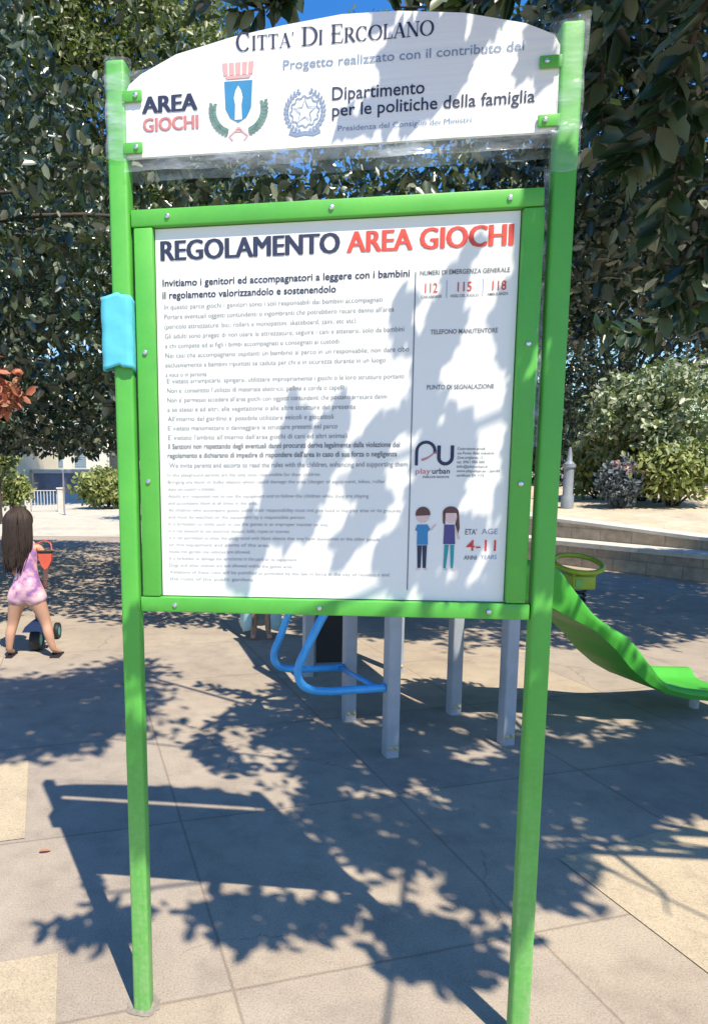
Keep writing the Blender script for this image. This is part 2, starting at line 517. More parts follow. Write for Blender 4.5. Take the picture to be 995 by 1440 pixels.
def sprigs(C, per, spread, L, up=.55, asp=.52, droop=.25, axis_bias=None, face=(0, 0, 1)):
    """per leaves round each sprig centre"""
    k = len(C)
    d = unit(rng.normal(size=(k, 3)) * [1, 1, .5] + [0, 0, -droop])
    if axis_bias is not None: d = unit(d + axis_bias)
    idx = np.repeat(np.arange(k), per)
    tpos = rng.uniform(-1, 1, len(idx))
    P = C[idx] + d[idx] * (tpos * spread)[:, None] + rng.normal(size=(len(idx), 3)) * spread * .28
    side = unit(np.cross(d[idx], rng.normal(size=(len(idx), 3))))
    ax = unit(d[idx] * .6 + side + [0, 0, -droop])
    nr = unit(rng.normal(size=(len(idx), 3)) * (1 - up) + np.array(face) * up)
    Ls = L * rng.uniform(.5, 1.4, len(idx))
    return leaf_geo(P, ax, nr, Ls, Ls * asp * rng.uniform(.85, 1.15, len(idx)))

def inpoly(P, poly):
    x, y = P[:, 0], P[:, 1]; r = np.zeros(len(P), bool); n = len(poly)
    for i in range(n):
        x1, y1 = poly[i]; x2, y2 = poly[(i + 1) % n]
        c = ((y1 > y) != (y2 > y)) & (x < (x2 - x1) * (y - y1) / (y2 - y1 + 1e-12) + x1)
        r ^= c
    return r

_tab = rng.random((32, 32, 32))
def vnoise(P, s):
    q = P * s; i = np.floor(q).astype(int); f = q - i; f = f * f * (3 - 2 * f); r = 0
    for dx in (0, 1):
        for dy in (0, 1):
            for dz in (0, 1):
                wt = np.where(dx, f[:, 0], 1 - f[:, 0]) * np.where(dy, f[:, 1], 1 - f[:, 1]) * np.where(dz, f[:, 2], 1 - f[:, 2])
                r = r + wt * _tab[(i[:, 0] + dx) % 32, (i[:, 1] + dy) % 32, (i[:, 2] + dz) % 32]
    return r

def sample_poly(poly, n):
    a = np.array(poly); lo, hi = a.min(0), a.max(0)
    out = np.zeros((0, 2))
    while len(out) < n:
        q = rng.uniform(lo, hi, (n * 2 + 50, 2))
        out = np.vstack([out, q[inpoly(q, poly)]])
    return out[:n]

def shade_volume(poly, n, z0, z1, ns=.9, thr=.36, power=1.):
    """crown whose shade falls on the ground inside poly: the outline carried up along the sun's direction"""
    q = sample_poly(poly, int(n * 2.2))
    z = z0 + (z1 - z0) * rng.random(len(q)) ** power
    P = np.column_stack([q[:, 0] + SX * z, q[:, 1] + SY * z, z])
    P = P[vnoise(P + 40, ns) > thr][:n]
    return P

def crown_blobs(blobs, n, shell=.55, ns=1.1, thr=.4):
    """blobs: (x,y,z, rx,ry,rz); mostly the outer shell"""
    vol = np.array([b[3] * b[4] * b[5] for b in blobs]) ** .67
    out = []
    for b, k in zip(blobs, (vol / vol.sum() * n * 1.9).astype(int) + 1):
        d = unit(rng.normal(size=(k, 3)))
        r = shell + (1.06 - shell) * rng.random(k) ** .7
        P = np.array(b[:3]) + d * r[:, None] * np.array(b[3:])
        out.append(P)
    P = np.vstack(out)
    P = P[vnoise(P + 60, ns) > thr]
    P = P[P[:, 2] > .05]
    rng.shuffle(P)
    return P[:n]

def limbs(mb, base, top, ends, r0, n=9):
    base, top = np.array(base, float), np.array(top, float)
    mid = (base + top) / 2 + rng.normal(size=3) * [.08, .08, 0]
    mb.tube(spline([base, mid, top], 6), list(np.linspace(r0, r0 * .7, 13)), n)
    for e_ in ends:
        e_ = np.array(e_, float)
        a = base + (top - base) * rng.uniform(.65, 1)
        m1 = a + (e_ - a) * .45 + [0, 0, .12 * np.linalg.norm(e_ - a)] + rng.normal(size=3) * .08
        ra = r0 * rng.uniform(.14, .26)
        mb.tube(spline([a, m1, e_], 6), list(np.linspace(ra, ra * .2, 13)), 6)
        for _ in range(1):
            q = m1 + (e_ - m1) * rng.uniform(0, .6); e2 = q + rng.normal(size=3) * .22 * np.linalg.norm(e_ - a)
            mb.tube([q, (q + e2) / 2 + rng.normal(size=3) * .05, e2], [ra * .4, ra * .25, ra * .1], 5)

def tree(name, label, cat, base, top, r0, C, per, spread, L, mat, group=None, nl=14, **kw):
    root = empty(name, base)
    tag(root, label, cat, group)
    b = np.array(base, float)
    mb = MB()
    hi_ = C[C[:, 2] > np.quantile(C[:, 2], .45)]
    pick = hi_[rng.choice(len(hi_), min(nl, len(hi_)), replace=False)] - b
    limbs(mb, (0, 0, -.05), np.array(top) - b, pick, r0)
    mb.build('trunk', M['bark'], root, smooth=True, fixn=False)
    V, Q, T = sprigs(C - b, per, spread, L, **kw)
    leaf_mesh('crown', V, Q, T, mat, root)
    return root

def at(px, py, Y):
    """a point of the place from where it is seen, at distance Y"""
    dx, dy = px - CX, py - CY
    cr, sr = math.cos(ROLL), math.sin(ROLL)
    a = cr * dx + sr * dy; b = -sr * dx + cr * dy
    c, s = math.cos(PITCH), math.sin(PITCH)
    d = np.array([a, FPX * c - b * s, -FPX * s - b * c])
    return np.array([0, 0, EYE]) + d * (Y / d[1])

# ================================================================== SETTING
def sheet(name, poly, z, mat, kind='structure'):
    mb = MB().add([(x, y, z) for x, y in poly], [tuple(range(len(poly)))])
    o = mb.build(name, mat, fixn=False)
    if kind: o['kind'] = kind
    return o
sheet('ground', [(-500, -500), (500, -500), (500, 900), (-500, 900)], 0, M['paving'])
sheet('path', [(1.235, 2.56), (1.294, 2.343), (1.412, 1.929), (1.75, .7), (2.75, .95), (2.30, 2.7), (2.02, 2.86), (1.7, 2.74)], .004, M['sandstrip'])
sheet('pavement_patch', [(-1.187, 3.53), (-.953, 2.735), (-1.72, 2.53), (-1.98, 3.32)], .004, M['sandstrip'])
sheet('pavement_patch', [(-.621, 2.035), (-.50, 1.55), (-1.3, 1.35), (-1.42, 1.83)], .004, M['sandstrip'])
sheet('road', [(-60, 17.2), (-4.2, 16.2), (3.0, 15.0), (4.0, 17.0), (4.0, 60), (-90, 60)], .004, M['concrete'])

# retaining steps on the right
W0 = np.array([5.499, 10.281]); WD = np.array([.5237, -.8519]); WN = np.array([.8519, .5237])
ang = math.atan2(WD[1], WD[0])
def wallpt(s, k, z): 
    q = W0 + WD * s + WN * k
    return (q[0], q[1], z)
def w2h(s): return float(np.interp(s, [-9, -1.3, 1.0, 4.5], [.86, .705, .57, .47]))
def wall_thing(label, s0, s1, k, zf, capt, thick):
    root = empty('retaining_wall', (W0[0], W0[1], 0), (0, 0, ang))
    tag(root, label, 'wall', 'low stone retaining walls')
    ss = np.linspace(s0, s1, 24)
    body, cap = MB(), MB()
    for i in range(len(ss) - 1):
        a, b = ss[i], ss[i + 1]
        za, zb = zf(a), zf(b)
        vs = []
        for (s_, z_) in ((a, za), (b, zb)):
            vs += [(s_, k, -.05), (s_, k, z_ - capt), (s_, k + thick, z_ - capt), (s_, k + thick, -.05)]
        body.add(vs, [(0, 4, 5, 1), (1, 5, 6, 2), (2, 6, 7, 3)])
        j = .002
        vs = []
        for (s_, z_) in ((a + j, za), (b - j, zb)):
            vs += [(s_, k - .03, z_ - capt + .002), (s_, k - .03, z_), (s_, k + thick, z_), (s_, k + thick, z_ - capt + .002)]
        cap.add(vs, [(0, 4, 5, 1), (1, 5, 6, 2), (2, 6, 7, 3), (3, 7, 4, 0), (0, 1, 2, 3), (4, 7, 6, 5)])
    body.build('wall_face', M['tufa'], root, fixn=False)
    cap.build('capstone', M['capstone'], root, fixn=False)
    return root
wall_thing('lower step of brown stone wall with pale cap behind the green slide', -9, 4.5, 0, lambda s: .385, .07, .46)
wall_thing('upper step of brown stone wall with pale top below the bushes', -9, 4.5, .46, w2h, .05, .4)
mb = MB()
ss = np.linspace(-9, 4.5, 30); ks = np.linspace(.86, 40, 40)
for s_ in ss:
    for k_ in ks:
        q = wallpt(s_, k_, 0)
        z = w2h(s_) - .03 + (1 - math.exp(-(k_ - .86) / 3)) * .28 + .03 * (vnoise(np.array([[q[0], q[1], 0.]]), .8)[0] - .5)
        mb.add([(q[0], q[1], z)], [])
nk = len(ks)
mb.f = [(i * nk + j, (i + 1) * nk + j, (i + 1) * nk + j + 1, i * nk + j + 1) for i in range(len(ss) - 1) for j in range(nk - 1)]
o = mb.build('terrain', M['earth'], fixn=True, smooth=True); o['kind'] = 'structure'

# far buildings and walls on the left
def building(label, x0, x1, y0, y1, z1, mat, wins, roof=True):
    root = empty('building', ((x0 + x1) / 2, y0, 0)); tag(root, label, 'building')
    cx = (x0 + x1) / 2
    MB().box((x0 - cx, 0, 0), (x1 - cx, y1 - y0, z1)).build('wall', mat, root)
    if roof: MB().box((x0 - cx - .3, -.3, z1 + .003), (x1 - cx + .3, y1 - y0 + .3, z1 + .25), .02).build('roof', M['rooftile'], root)
    for (a, b, c, d, mt) in wins:
        fr = MB()
        for lo, hi in (((a - .12, -.08, c - .12), (b + .12, .05, c)), ((a - .12, -.08, d), (b + .12, .05, d + .12)), ((a - .12, -.08, c + .001), (a, .05, d - .001)), ((b, -.08, c + .001), (b + .12, .05, d - .001))):
            fr.box(tuple(Vector(lo) - Vector((cx, 0, 0))), tuple(Vector(hi) - Vector((cx, 0, 0))))
        wo = fr.build('window', M['pale_render'], root)
        pn = MB()
        nsl = 12
        for i in range(nsl):
            zz = c + (d - c) * i / nsl
            pn.box((a - cx, -.035, zz + .004), (b - cx, -.01, zz + (d - c) / nsl * .8))
        pn.box((a - cx, -.008, c + .002), (b - cx, -.002, d - .002))
        pn.build('shutter', M[mt], wo)
    return root
building('cream rendered house far left behind the girl with long hair', -24, -14.7, 46, 54, 7.5, M['cream'], [(-18.2, -17, 3.2, 5, 'shutter'), (-21.5, -20.3, 3.2, 5, 'shutter')])
building('pale far building with blue grey shuttered windows under the tree', -25, 2, 60, 70, 8.5, M['pale_render'],
         [(-17.3, -15.9, 1.7, 4.2, 'shutter'), (-14.9, -13.9, 1.7, 4.0, 'shutter'), (-11.9, -10.9, 1.6, 4.0, 'glassdark'), (-8.5, -7.3, 1.6, 4.0, 'shutter'), (-4.5, -3.3, 1.6, 4, 'shutter'), (-17.3, -15.9, 5.2, 7.4, 'shutter'), (-11.9, -10.9, 5.2, 7.4, 'shutter')])
r_ = empty('boundary_wall', (-9.5, 47, 0)); tag(r_, 'grey purple boundary wall with pale coping far left by the round bush', 'wall')
MB().box((-5.0, 0, 0), (12, .35, 1.35)).build('wall_face', M['wallgrey'], r_)
MB().box((-5.1, -.1, 1.353), (12.1, .45, 1.62), .02).build('coping', M['capstone'], r_)
r_ = empty('white_gate', (-7.65, 26, 0)); tag(r_, 'low pale metal gate between two white piers far left', 'gate')
for x in (-.62, .62): MB().box((x - .1, -.1, 0), (x + .1, .1, .85), .01).box((x - .13, -.13, .853), (x + .13, .13, .91), .01).build('pier', M['capstone'], r_)
mb = MB()
for i in range(9): mb.box((-.5 + i * .12, -.012, .1), (-.475 + i * .12, .012, .78))
mb.box((-.518, -.02, .08), (.518, .02, .098)).box((-.518, -.02, .782), (.518, .02, .81))
mb.build('bars', M['gate'], r_)
r_ = tag(MB().lathe([(.05, 0), (.05, .04), (.028, .05), (.026, 1.54), (.02, 1.58)], (0, 0, 0), 12).build('metal_pole', M['wallgrey'], smooth=True), 'thin grey pole standing left of the round bush', 'pole')
r_.location = (-6.38, 24, 0)

# ------------------------------------------------------------------ TREES
# left tree, dark, overhanging
polyL = [(-2.47, 8.4), (-1.83, 7.96), (-1.04, 7.4), (0.2, 7.3), (1.0, 8.5), (.5, 12), (-2.0, 14.4), (-4.4, 15.3), (-9.5, 15.5), (-10, 9.5), (-5, 9.0)]
L1 = shade_volume([(-2.0, 5.45), (-1.3, 5.55), (-.8, 5.4), (-.66, 4.35), (-.92, 3.7), (-1.34, 3.55), (-2.6, 3.4), (-3.2, 5.2)], 330, 4.2, 5.6, 1.5, .42)
C1 = shade_volume(polyL, 9500, 1.9, 7.5, .8, .33, 1.35)
C1 = np.vstack([C1, shade_volume([(-7, 8.1), (-2.6, 7.7), (-1.2, 6.8), (.3, 6.7), (.3, 7.3), (-1.04, 7.4), (-2.47, 8.4), (-7, 9.1)], 620, 1.9, 5.6, 1.6, .44)])
C1 = C1[C1[:, 2] < 4.5 + 1.9 * np.maximum(-1.4 - C1[:, 0], 0) + rng.normal(size=len(C1)) * .2]
C1 = np.vstack([C1, L1, L1 + rng.normal(size=L1.shape) * .1])
C1 = C1[~((C1[:, 2] < 2.2) & (rng.random(len(C1)) < .2))]
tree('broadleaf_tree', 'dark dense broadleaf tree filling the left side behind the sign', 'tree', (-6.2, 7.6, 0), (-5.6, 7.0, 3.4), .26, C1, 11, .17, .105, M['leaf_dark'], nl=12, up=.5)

# right tree behind the sign
polyR = [(3.9, 7.7), (3.87, 6.7), (4.43, 6.48), (6.34, 6.3), (8.4, 7.2), (8.0, 9.5), (5.0, 10.2), (4.3, 10.9), (1.2, 11.8), (.9, 8.3), (1.0, 7.2), (1.75, 6.65), (2.7, 6.6)]
C3 = np.vstack([shade_volume(polyR, 6000, 3.1, 7.5, .8, .33, 1.3), shade_volume([(.9, 6.5), (1.75, 5.9), (3.5, 5.9), (4.6, 6.5), (6.5, 6.0), (6.5, 6.3), (4.5, 6.7), (3.9, 7.7), (2.7, 6.6), (1.75, 6.6), (1.0, 7.2)], 420, 2.4, 5.8, 1.6, .44)])
C3 = C3[~((C3[:, 0] < 2.3) & (C3[:, 2] > 3.5))]
C3 = np.vstack([C3, shade_volume([(.5, 6.4), (1.6, 6.2), (1.6, 6.9), (.5, 7.2)], 260, 3.0, 6.2, 1.6, .42)])
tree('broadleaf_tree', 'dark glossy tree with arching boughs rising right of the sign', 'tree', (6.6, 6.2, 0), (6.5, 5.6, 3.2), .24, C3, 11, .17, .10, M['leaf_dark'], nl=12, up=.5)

# deep dark tree on the terrace behind the bushes
C5 = shade_volume([(4.5, 21.5), (12, 19.5), (18, 24), (12, 30), (2.5, 28)], 5200, .9, 9, .5, .33)
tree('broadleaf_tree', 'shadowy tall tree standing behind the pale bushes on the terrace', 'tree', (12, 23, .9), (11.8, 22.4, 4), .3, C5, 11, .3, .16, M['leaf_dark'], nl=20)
# far sunlit trees behind the sign
C2 = crown_blobs([(-10.3, 29, 9.8, 4.9, 3.8, 4.1), (-5.6, 31, 11.1, 4.1, 3.8, 3.8), (-11.2, 31, 14.8, 5.2, 3.8, 3.8), (-4.5, 32, 17.5, 5.0, 3.8, 4.2), (-11, 32, 20.5, 5.4, 3.8, 4.2), (-3.4, 31, 6.2, 3.6, 3.5, 3.2), (-14, 33, 17, 5, 4, 5), (-2.0, 32, 11.5, 3.0, 3, 3.2), (-7, 33, 22.5, 6, 4, 5), (-16, 34, 23, 6, 4, 6)], 16000, .5, thr=.34)
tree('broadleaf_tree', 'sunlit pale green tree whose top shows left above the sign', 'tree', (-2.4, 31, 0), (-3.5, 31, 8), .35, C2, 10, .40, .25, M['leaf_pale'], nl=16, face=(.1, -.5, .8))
C4 = crown_blobs([(1.0, 17, 4.9, 2.2, 1.6, 1.7), (3.6, 16.2, 5.4, 2.4, 2, 1.9), (4.6, 16.5, 8.3, 2.8, 2, 2.1), (3.0, 17, 10.2, 1.6, 1.6, 1.2), (6.2, 17, 6.0, 2.4, 2, 2.4)], 3000, .5)
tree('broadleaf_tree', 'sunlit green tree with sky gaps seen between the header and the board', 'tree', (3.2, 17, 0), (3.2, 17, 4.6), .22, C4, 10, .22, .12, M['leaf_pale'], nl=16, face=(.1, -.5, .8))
C6 = crown_blobs([(-1.2, 20, 4.2, 2.4, 1.5, 1.5), (-1.6, 20.5, 2.6, 2.2, 1.5, 1.4)], 1200, .4)
tree('small_tree', 'small leafy tree half hidden behind the middle of the board', 'tree', (-1.4, 20.4, 0), (-1.4, 20.4, 3.0), .13, C6, 9, .2, .13, M['leaf_pale'], nl=10)

# near tree: trunk out of sight to the right, boughs reach over the sign
SIGN_O = np.array([-.31052, 1.81775]); SIGN_YAW = -.1323778; SIGN_W, SIGN_H = 1.0444, 2.5259
EU = np.array([math.cos(SIGN_YAW), math.sin(SIGN_YAW)]); EN = np.array([-math.sin(SIGN_YAW), math.cos(SIGN_YAW)])
F1 = [(.26, 4.87), (-.09, 4.28), (-.42, 3.65), (-.07, 3.36), (.17, 3.14), (.24, 2.80), (.37, 2.63), (.57, 2.48), (.66, 2.37), (.77, 2.30), (.91, 2.22), (1.20, 2.30), (1.30, 2.48), (1.58, 2.66), (2.0, 2.84), (3.4, 3.1), (3.6, 4.4), (2.86, 4.2), (1.82, 4.25), (.95, 4.5)]
F2 = [(-.66, 2.19), (-.57, 2.28), (-.35, 2.27), (-.0, 2.33), (.33, 2.27), (.41, 2.17), (.21, 2.15), (.04, 2.08), (-.05, 2.11), (-.17, 2.16), (-.35, 2.18), (-.52, 2.09), (-.62, 2.11)]
F3 = [(.50, 2.21), (.65, 2.36), (.91, 2.22), (.80, 1.98), (.72, 1.86), (.62, 1.88), (.52, 1.95), (.44, 2.04)]
def canopy(poly, n, z0, z1, ns, thr):
    q = sample_poly(poly, n)
    q = q[vnoise(np.column_stack([q, np.zeros(len(q))]) + 7, ns) > thr]
    z = rng.uniform(z0, z1, len(q))
    # keep clear of the sun's way to the sign itself
    d0 = (q - SIGN_O) @ EN
    rate = SX * EN[0] + SY * EN[1]
    zc = -d0 / rate
    hit = q + np.outer(zc, [SX, SY])
    u = (hit - SIGN_O) @ EU
    blocked = (u > -.06) & (u < SIGN_W + .06) & (zc > 1.12) & (zc < SIGN_H + .04) & (d0 > 0)
    keep = ~blocked | (zc > z)
    q, z = q[keep], z[keep]
    return np.column_stack([q[:, 0] + SX * z, q[:, 1] + SY * z, z])
CN = [canopy(F1, 16000, 2.9, 4.6, 6.5, .49), canopy(F1, 1500, 2.9, 4.6, 1.6, .42), canopy([(1.1, 2.95), (1.3, 2.5), (1.6, 2.68), (2.05, 2.85), (2.9, 4.1), (1.8, 4.15)], 6500, 2.9, 4.4, 8, .48), canopy([(.2, 3.1), (.4, 2.6), (.7, 2.36), (1.1, 2.3), (1.2, 3.4), (.6, 3.9)], 3000, 2.9, 4.2, 8, .47), canopy(F2, 560, 2.75, 3.4, 9, .42), canopy(F3, 900, 2.7, 3.6, 9, .42)]
CN = [c_ + rng.normal(size=c_.shape) * [.045, .045, .02] for c_ in CN]

# twigs straight over the board: their shade falls on the printed panel
PS = dict(
 b=[(0.859, 2.078), (0.837, 2.015), (0.824, 1.918), (0.834, 1.869), (0.803, 1.82), (0.771, 1.754), (0.735, 1.72), (0.729, 1.822), (0.75, 1.904), (0.782, 1.952), (0.805, 2.008)],
 c=[(0.714, 1.995), (0.681, 1.972), (0.657, 1.924), (0.642, 1.857), (0.685, 1.823), (0.652, 1.773), (0.636, 1.722), (0.688, 1.721), (0.711, 1.788), (0.721, 1.888)],
 d=[(0.959, 1.994), (0.913, 1.947), (0.899, 1.899), (0.933, 1.849), (0.919, 1.8), (0.889, 1.734), (0.857, 1.718), (0.98, 1.716), (0.974, 1.848), (0.941, 1.865)],
 e=[(0.722, 1.721), (0.979, 1.749), (1.004, 1.222), (0.726, 1.216), (0.662, 1.298), (0.625, 1.37), (0.537, 1.296), (0.446, 1.239), (0.278, 1.236), (0.26, 1.311), (0.307, 1.404), (0.299, 1.532), (0.354, 1.541), (0.445, 1.496), (0.48, 1.585), (0.497, 1.673), (0.549, 1.724), (0.619, 1.705), (0.663, 1.67)],
 f=[(0.434, 1.726), (0.462, 1.673), (0.453, 1.585), (0.408, 1.514), (0.39, 1.55), (0.417, 1.656)],
 g=[(0.522, 2.532), (0.538, 2.579), (0.887, 2.55), (0.874, 2.49), (0.8, 2.391), (0.722, 2.312), (0.541, 2.292), (0.491, 2.334), (0.524, 2.394), (0.539, 2.47)],
 h=[(0.95, 2.513), (0.988, 2.378), (0.925, 2.397)], l=[(-.035, 1.12), (.04, 1.12), (.035, .62), (-.03, .62)], r=[(.955, 2.2), (1.085, 2.2), (1.085, .75), (.955, .75)])
HOLES = [
 [(0.622, 1.731), (0.679, 1.726), (0.674, 1.696), (0.637, 1.679)], [(0.689, 1.67), (0.714, 1.678), (0.706, 1.652), (0.664, 1.61)],
 [(0.718, 1.548), (0.726, 1.442), (0.67, 1.37), (0.591, 1.297), (0.555, 1.315), (0.625, 1.406), (0.676, 1.478)],
 [(0.535, 1.478), (0.605, 1.496), (0.589, 1.424), (0.518, 1.351), (0.482, 1.369)], [(0.759, 1.617), (0.798, 1.711), (0.821, 1.694), (0.779, 1.609)],
 [(0.888, 1.684), (0.924, 1.687), (0.929, 1.649), (0.893, 1.641)], [(0.831, 1.478), (0.872, 1.499), (0.861, 1.452), (0.82, 1.404)],
 [(0.838, 1.291), (0.95, 1.293), (0.951, 1.257), (0.839, 1.25)], [(0.39, 1.234), (0.482, 1.347), (0.536, 1.347), (0.574, 1.237)],
 [(0.584, 2.55), (0.619, 2.558), (0.596, 2.504), (0.572, 2.498)], [(0.655, 2.522), (0.691, 2.556), (0.676, 2.505), (0.645, 2.485)],
 [(0.728, 2.546), (0.76, 2.546), (0.741, 2.493), (0.72, 2.502)], [(0.798, 2.436), (0.92, 2.501), (0.926, 2.441), (0.881, 2.325), (0.786, 2.312), (0.808, 2.375)]]
PAN = []
for k_, po in PS.items():
    a = np.array(po); area = .5 * abs(np.dot(a[:, 0], np.roll(a[:, 1], 1)) - np.dot(a[:, 1], np.roll(a[:, 0], 1)))
    q = sample_poly(po, int(area * 4600) + 12)
    for h_ in HOLES: q = q[~inpoly(q, h_)]
    if k_ not in 'rl':
        st_n = np.column_stack([q[:, 0] * .97 - q[:, 1] * .26, (q[:, 0] * .26 + q[:, 1] * .97) * .35, np.zeros(len(q))])
        q = q[vnoise(st_n + 3, 15) > .40]
    if k_ in 'rl': q = q[vnoise(np.column_stack([q, np.zeros(len(q))]), 11) > .36]
    dz = rng.uniform(.75, 1.35, len(q)) if k_ not in 'gh' else rng.uniform(.45, .8, len(q))
    dz = np.maximum(dz, 2.6 - q[:, 1])
    xy = SIGN_O + np.outer(q[:, 0], EU)
    PAN.append(np.column_stack([xy[:, 0] + SX * dz, xy[:, 1] + SY * dz, q[:, 1] + dz]))
PAN = np.vstack(PAN)

near = empty('overhanging_tree', (3.5, 1.3, 0))
tag(near, 'near tree whose large dark leaves hang over the top right of the sign', 'tree')
nb = np.array([3.5, 1.3, 0.])
def sunleaves(C, L, asp, tilt=.35, off=.5):
    n = len(C); s = np.array(SUN)
    nr = unit(np.tile(s, (n, 1)) + rng.normal(size=(n, 3)) * tilt)
    ax = unit(np.cross(nr, rng.normal(size=(n, 3))))
    Ls = L * rng.uniform(.7, 1.25, n)
    return leaf_geo(C - ax * (Ls * off)[:, None], ax, nr, Ls, Ls * asp)
parts = []
CNa = np.vstack(CN)
parts.append(sunleaves(CNa - nb, .085, .5, .6))
parts.append(sunleaves(PAN - nb, .052, .48, .3))
# boughs hanging in view at the top right, large close leaves
HANG = []
hang_paths = [
 [at(1010, -60, 2.0), at(960, 90, 2.15), at(915, 190, 2.2), at(880, 235, 2.25)],
 [at(1080, 60, 2.2), at(1000, 150, 2.3), at(950, 240, 2.35), at(930, 330, 2.4)],
 [at(1090, 250, 2.7), at(1010, 330, 2.8), at(965, 390, 2.9), at(930, 440, 2.95)],
 [at(900, -60, 2.3), at(860, 40, 2.5), at(845, 120, 2.6), at(850, 200, 2.6)],
 [at(760, -60, 2.6), at(700, -10, 2.7), at(640, 8, 2.8), at(560, 10, 2.9)],
 [at(420, -60, 3.0), at(400, -20, 3.1), at(390, 5, 3.1), at(330, 20, 3.2)],
 [at(1050, 380, 3.4), at(960, 440, 3.5), at(900, 470, 3.6), at(850, 470, 3.6)],
]
bough = MB()
for pth in hang_paths:
    sp_ = spline([p - nb for p in pth], 8)
    bough.tube(sp_, list(np.linspace(.012, .003, len(sp_))), 6)
    for i in range(3, len(sp_)):
        for _ in range(3): HANG.append((sp_[i] + rng.normal(size=3) * .012, sp_[i] - sp_[i - 1]))
HP = np.array([h_[0] for h_ in HANG]); HD = unit(np.array([h_[1] for h_ in HANG]))
side = unit(np.cross(HD, rng.normal(size=HD.shape)))
Lh = rng.uniform(.075, .125, len(HP))
parts.append(leaf_geo(HP, unit(HD * .5 + side + [0, 0, -.15]), unit(rng.normal(size=HP.shape) * .45 + [0, -.35, .6]), Lh, Lh * .5))
Vs, Qs, Ts, b0 = [], [], [], 0
for V, Q, T in parts:
    Vs.append(V); Qs.append(Q + b0); Ts.append(T + b0); b0 += len(V)
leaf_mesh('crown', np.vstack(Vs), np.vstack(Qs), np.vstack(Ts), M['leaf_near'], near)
tops = [p - nb for p in (np.array([2.6, .9, 3.1]), np.array([1.6, .8, 3.3]), np.array([.7, .75, 3.25]), np.array([2.4, 2.2, 4.0]), np.array([1.4, 1.6, 3.9]), np.array([.2, 1.6, 3.9]), np.array([.25, .55, 3.1]), np.array([2.8, 1.4, 4.2]))]
mb = MB()
limbs(mb, (0, 0, -.05), (-.3, -.1, 2.6), tops, .15)
for pth in hang_paths:
    q = np.array(pth[0]) - nb
    mb.tube(spline([tops[0], (tops[0] + q) / 2 + [0, 0, .25], q], 6), list(np.linspace(.03, .012, 13)), 6)
mb.v += []; bb = len(mb.v); mb.v += bough.v; mb.f += [tuple(i + bb for i in f) for f in bough.f]
mb.build('trunk', M['bark'], near, smooth=True, fixn=False)

# shrubs
def shrub(name, label, cat, px, py, Y, wpx, hpx, n, L, mat, z0=0., group=None, per=8, extra=None):
    c = at(px, py, Y); rx = wpx / FPX * Y / 2; rz = hpx / FPX * Y / 2
    blobs = [(c[0] + rng.uniform(-.3, .3) * rx, Y + rng.uniform(-.3, .3) * rx, c[2] + rng.uniform(-.2, .3) * rz, rx * rng.uniform(.6, .8), rx * rng.uniform(.5, .7), rz * rng.uniform(.7, .85)) for _ in range(4)]
    C = crown_blobs(blobs, n, .45, 2.2, .36)
    C = C[C[:, 2] > z0 + .05]
    root = empty(name, (c[0], Y, z0)); tag(root, label, cat, group)
    b = np.array([c[0], Y, z0])
    mb = MB()
    for _ in range(7):
        e_ = C[rng.integers(len(C))] - b
        mb.tube([(rng.normal() * .05, rng.normal() * .05, -.05), e_ * .5 + rng.normal(size=3) * .05, e_], [.025, .018, .006], 5)
    mb.build('stem', M['bark'], root, fixn=False)
    V, Q, T = sprigs(C - b, per, L * 1.5, L, up=.58, face=(.15, -.65, .75))
    leaf_mesh('foliage', V, Q, T, M[mat], root)
    if extra:
        k = C[C[:, 2] > np.quantile(C[:, 2], .75)][:60] - b + [0, -.08, .06]
        k = k[:16]
        V, Q, T = sprigs(k, 5, .06, .06, up=.3, asp=.9)
        leaf_mesh('blossom', V, Q, T, M[extra], root)
    return root
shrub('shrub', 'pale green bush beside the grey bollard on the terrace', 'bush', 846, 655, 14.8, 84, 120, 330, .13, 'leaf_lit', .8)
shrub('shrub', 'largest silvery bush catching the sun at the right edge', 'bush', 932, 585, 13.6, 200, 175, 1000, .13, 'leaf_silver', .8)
shrub('shrub', 'low blue grey shrub with a few pink blossoms on the terrace', 'bush', 872, 678, 12.9, 66, 66, 300, .085, 'leaf_blue', .8, extra='flower')
shrub('shrub', 'yellow green bush spreading over the terrace at the right edge', 'bush', 945, 672, 13.0, 130, 85, 430, .12, 'leaf_yellow', .8)
shrub('shrub', 'dark shrub low on the terrace left of the yellow green bush', 'bush', 905, 660, 14.0, 70, 80, 260, .12, 'leaf_dark', .8)
shrub('shrub', 'yellow green round bush far behind the girl beside the left post', 'bush', 150, 686, 28, 105, 52, 520, .2, 'leaf_yellow', 0.)
shrub('shrub', 'low yellowish shrub just above the head of the girl', 'bush', 14, 688, 22, 50, 40, 260, .15, 'leaf_yellow', 0.)
shrub('shrub', 'tall pale shrub at the far left edge in front of the cream house', 'bush', -6, 628, 20, 60, 110, 300, .17, 'leaf_lit', 0.)
c = at(-2, 538, 5.9)
Cr = crown_blobs([(c[0] - .06, 5.9, c[2], .25, .25, .27), (c[0] - .42, 6.1, c[2] + .1, .38, .34, .34)], 130, .4, 2, .3)
tree('red_leaf_tree', 'small tree with orange red leaves at the left edge', 'tree', (c[0] - .55, 6.1, 0), (c[0] - .5, 6.1, 1.7), .05, Cr, 9, .1, .09, M['leaf_red'], nl=8)
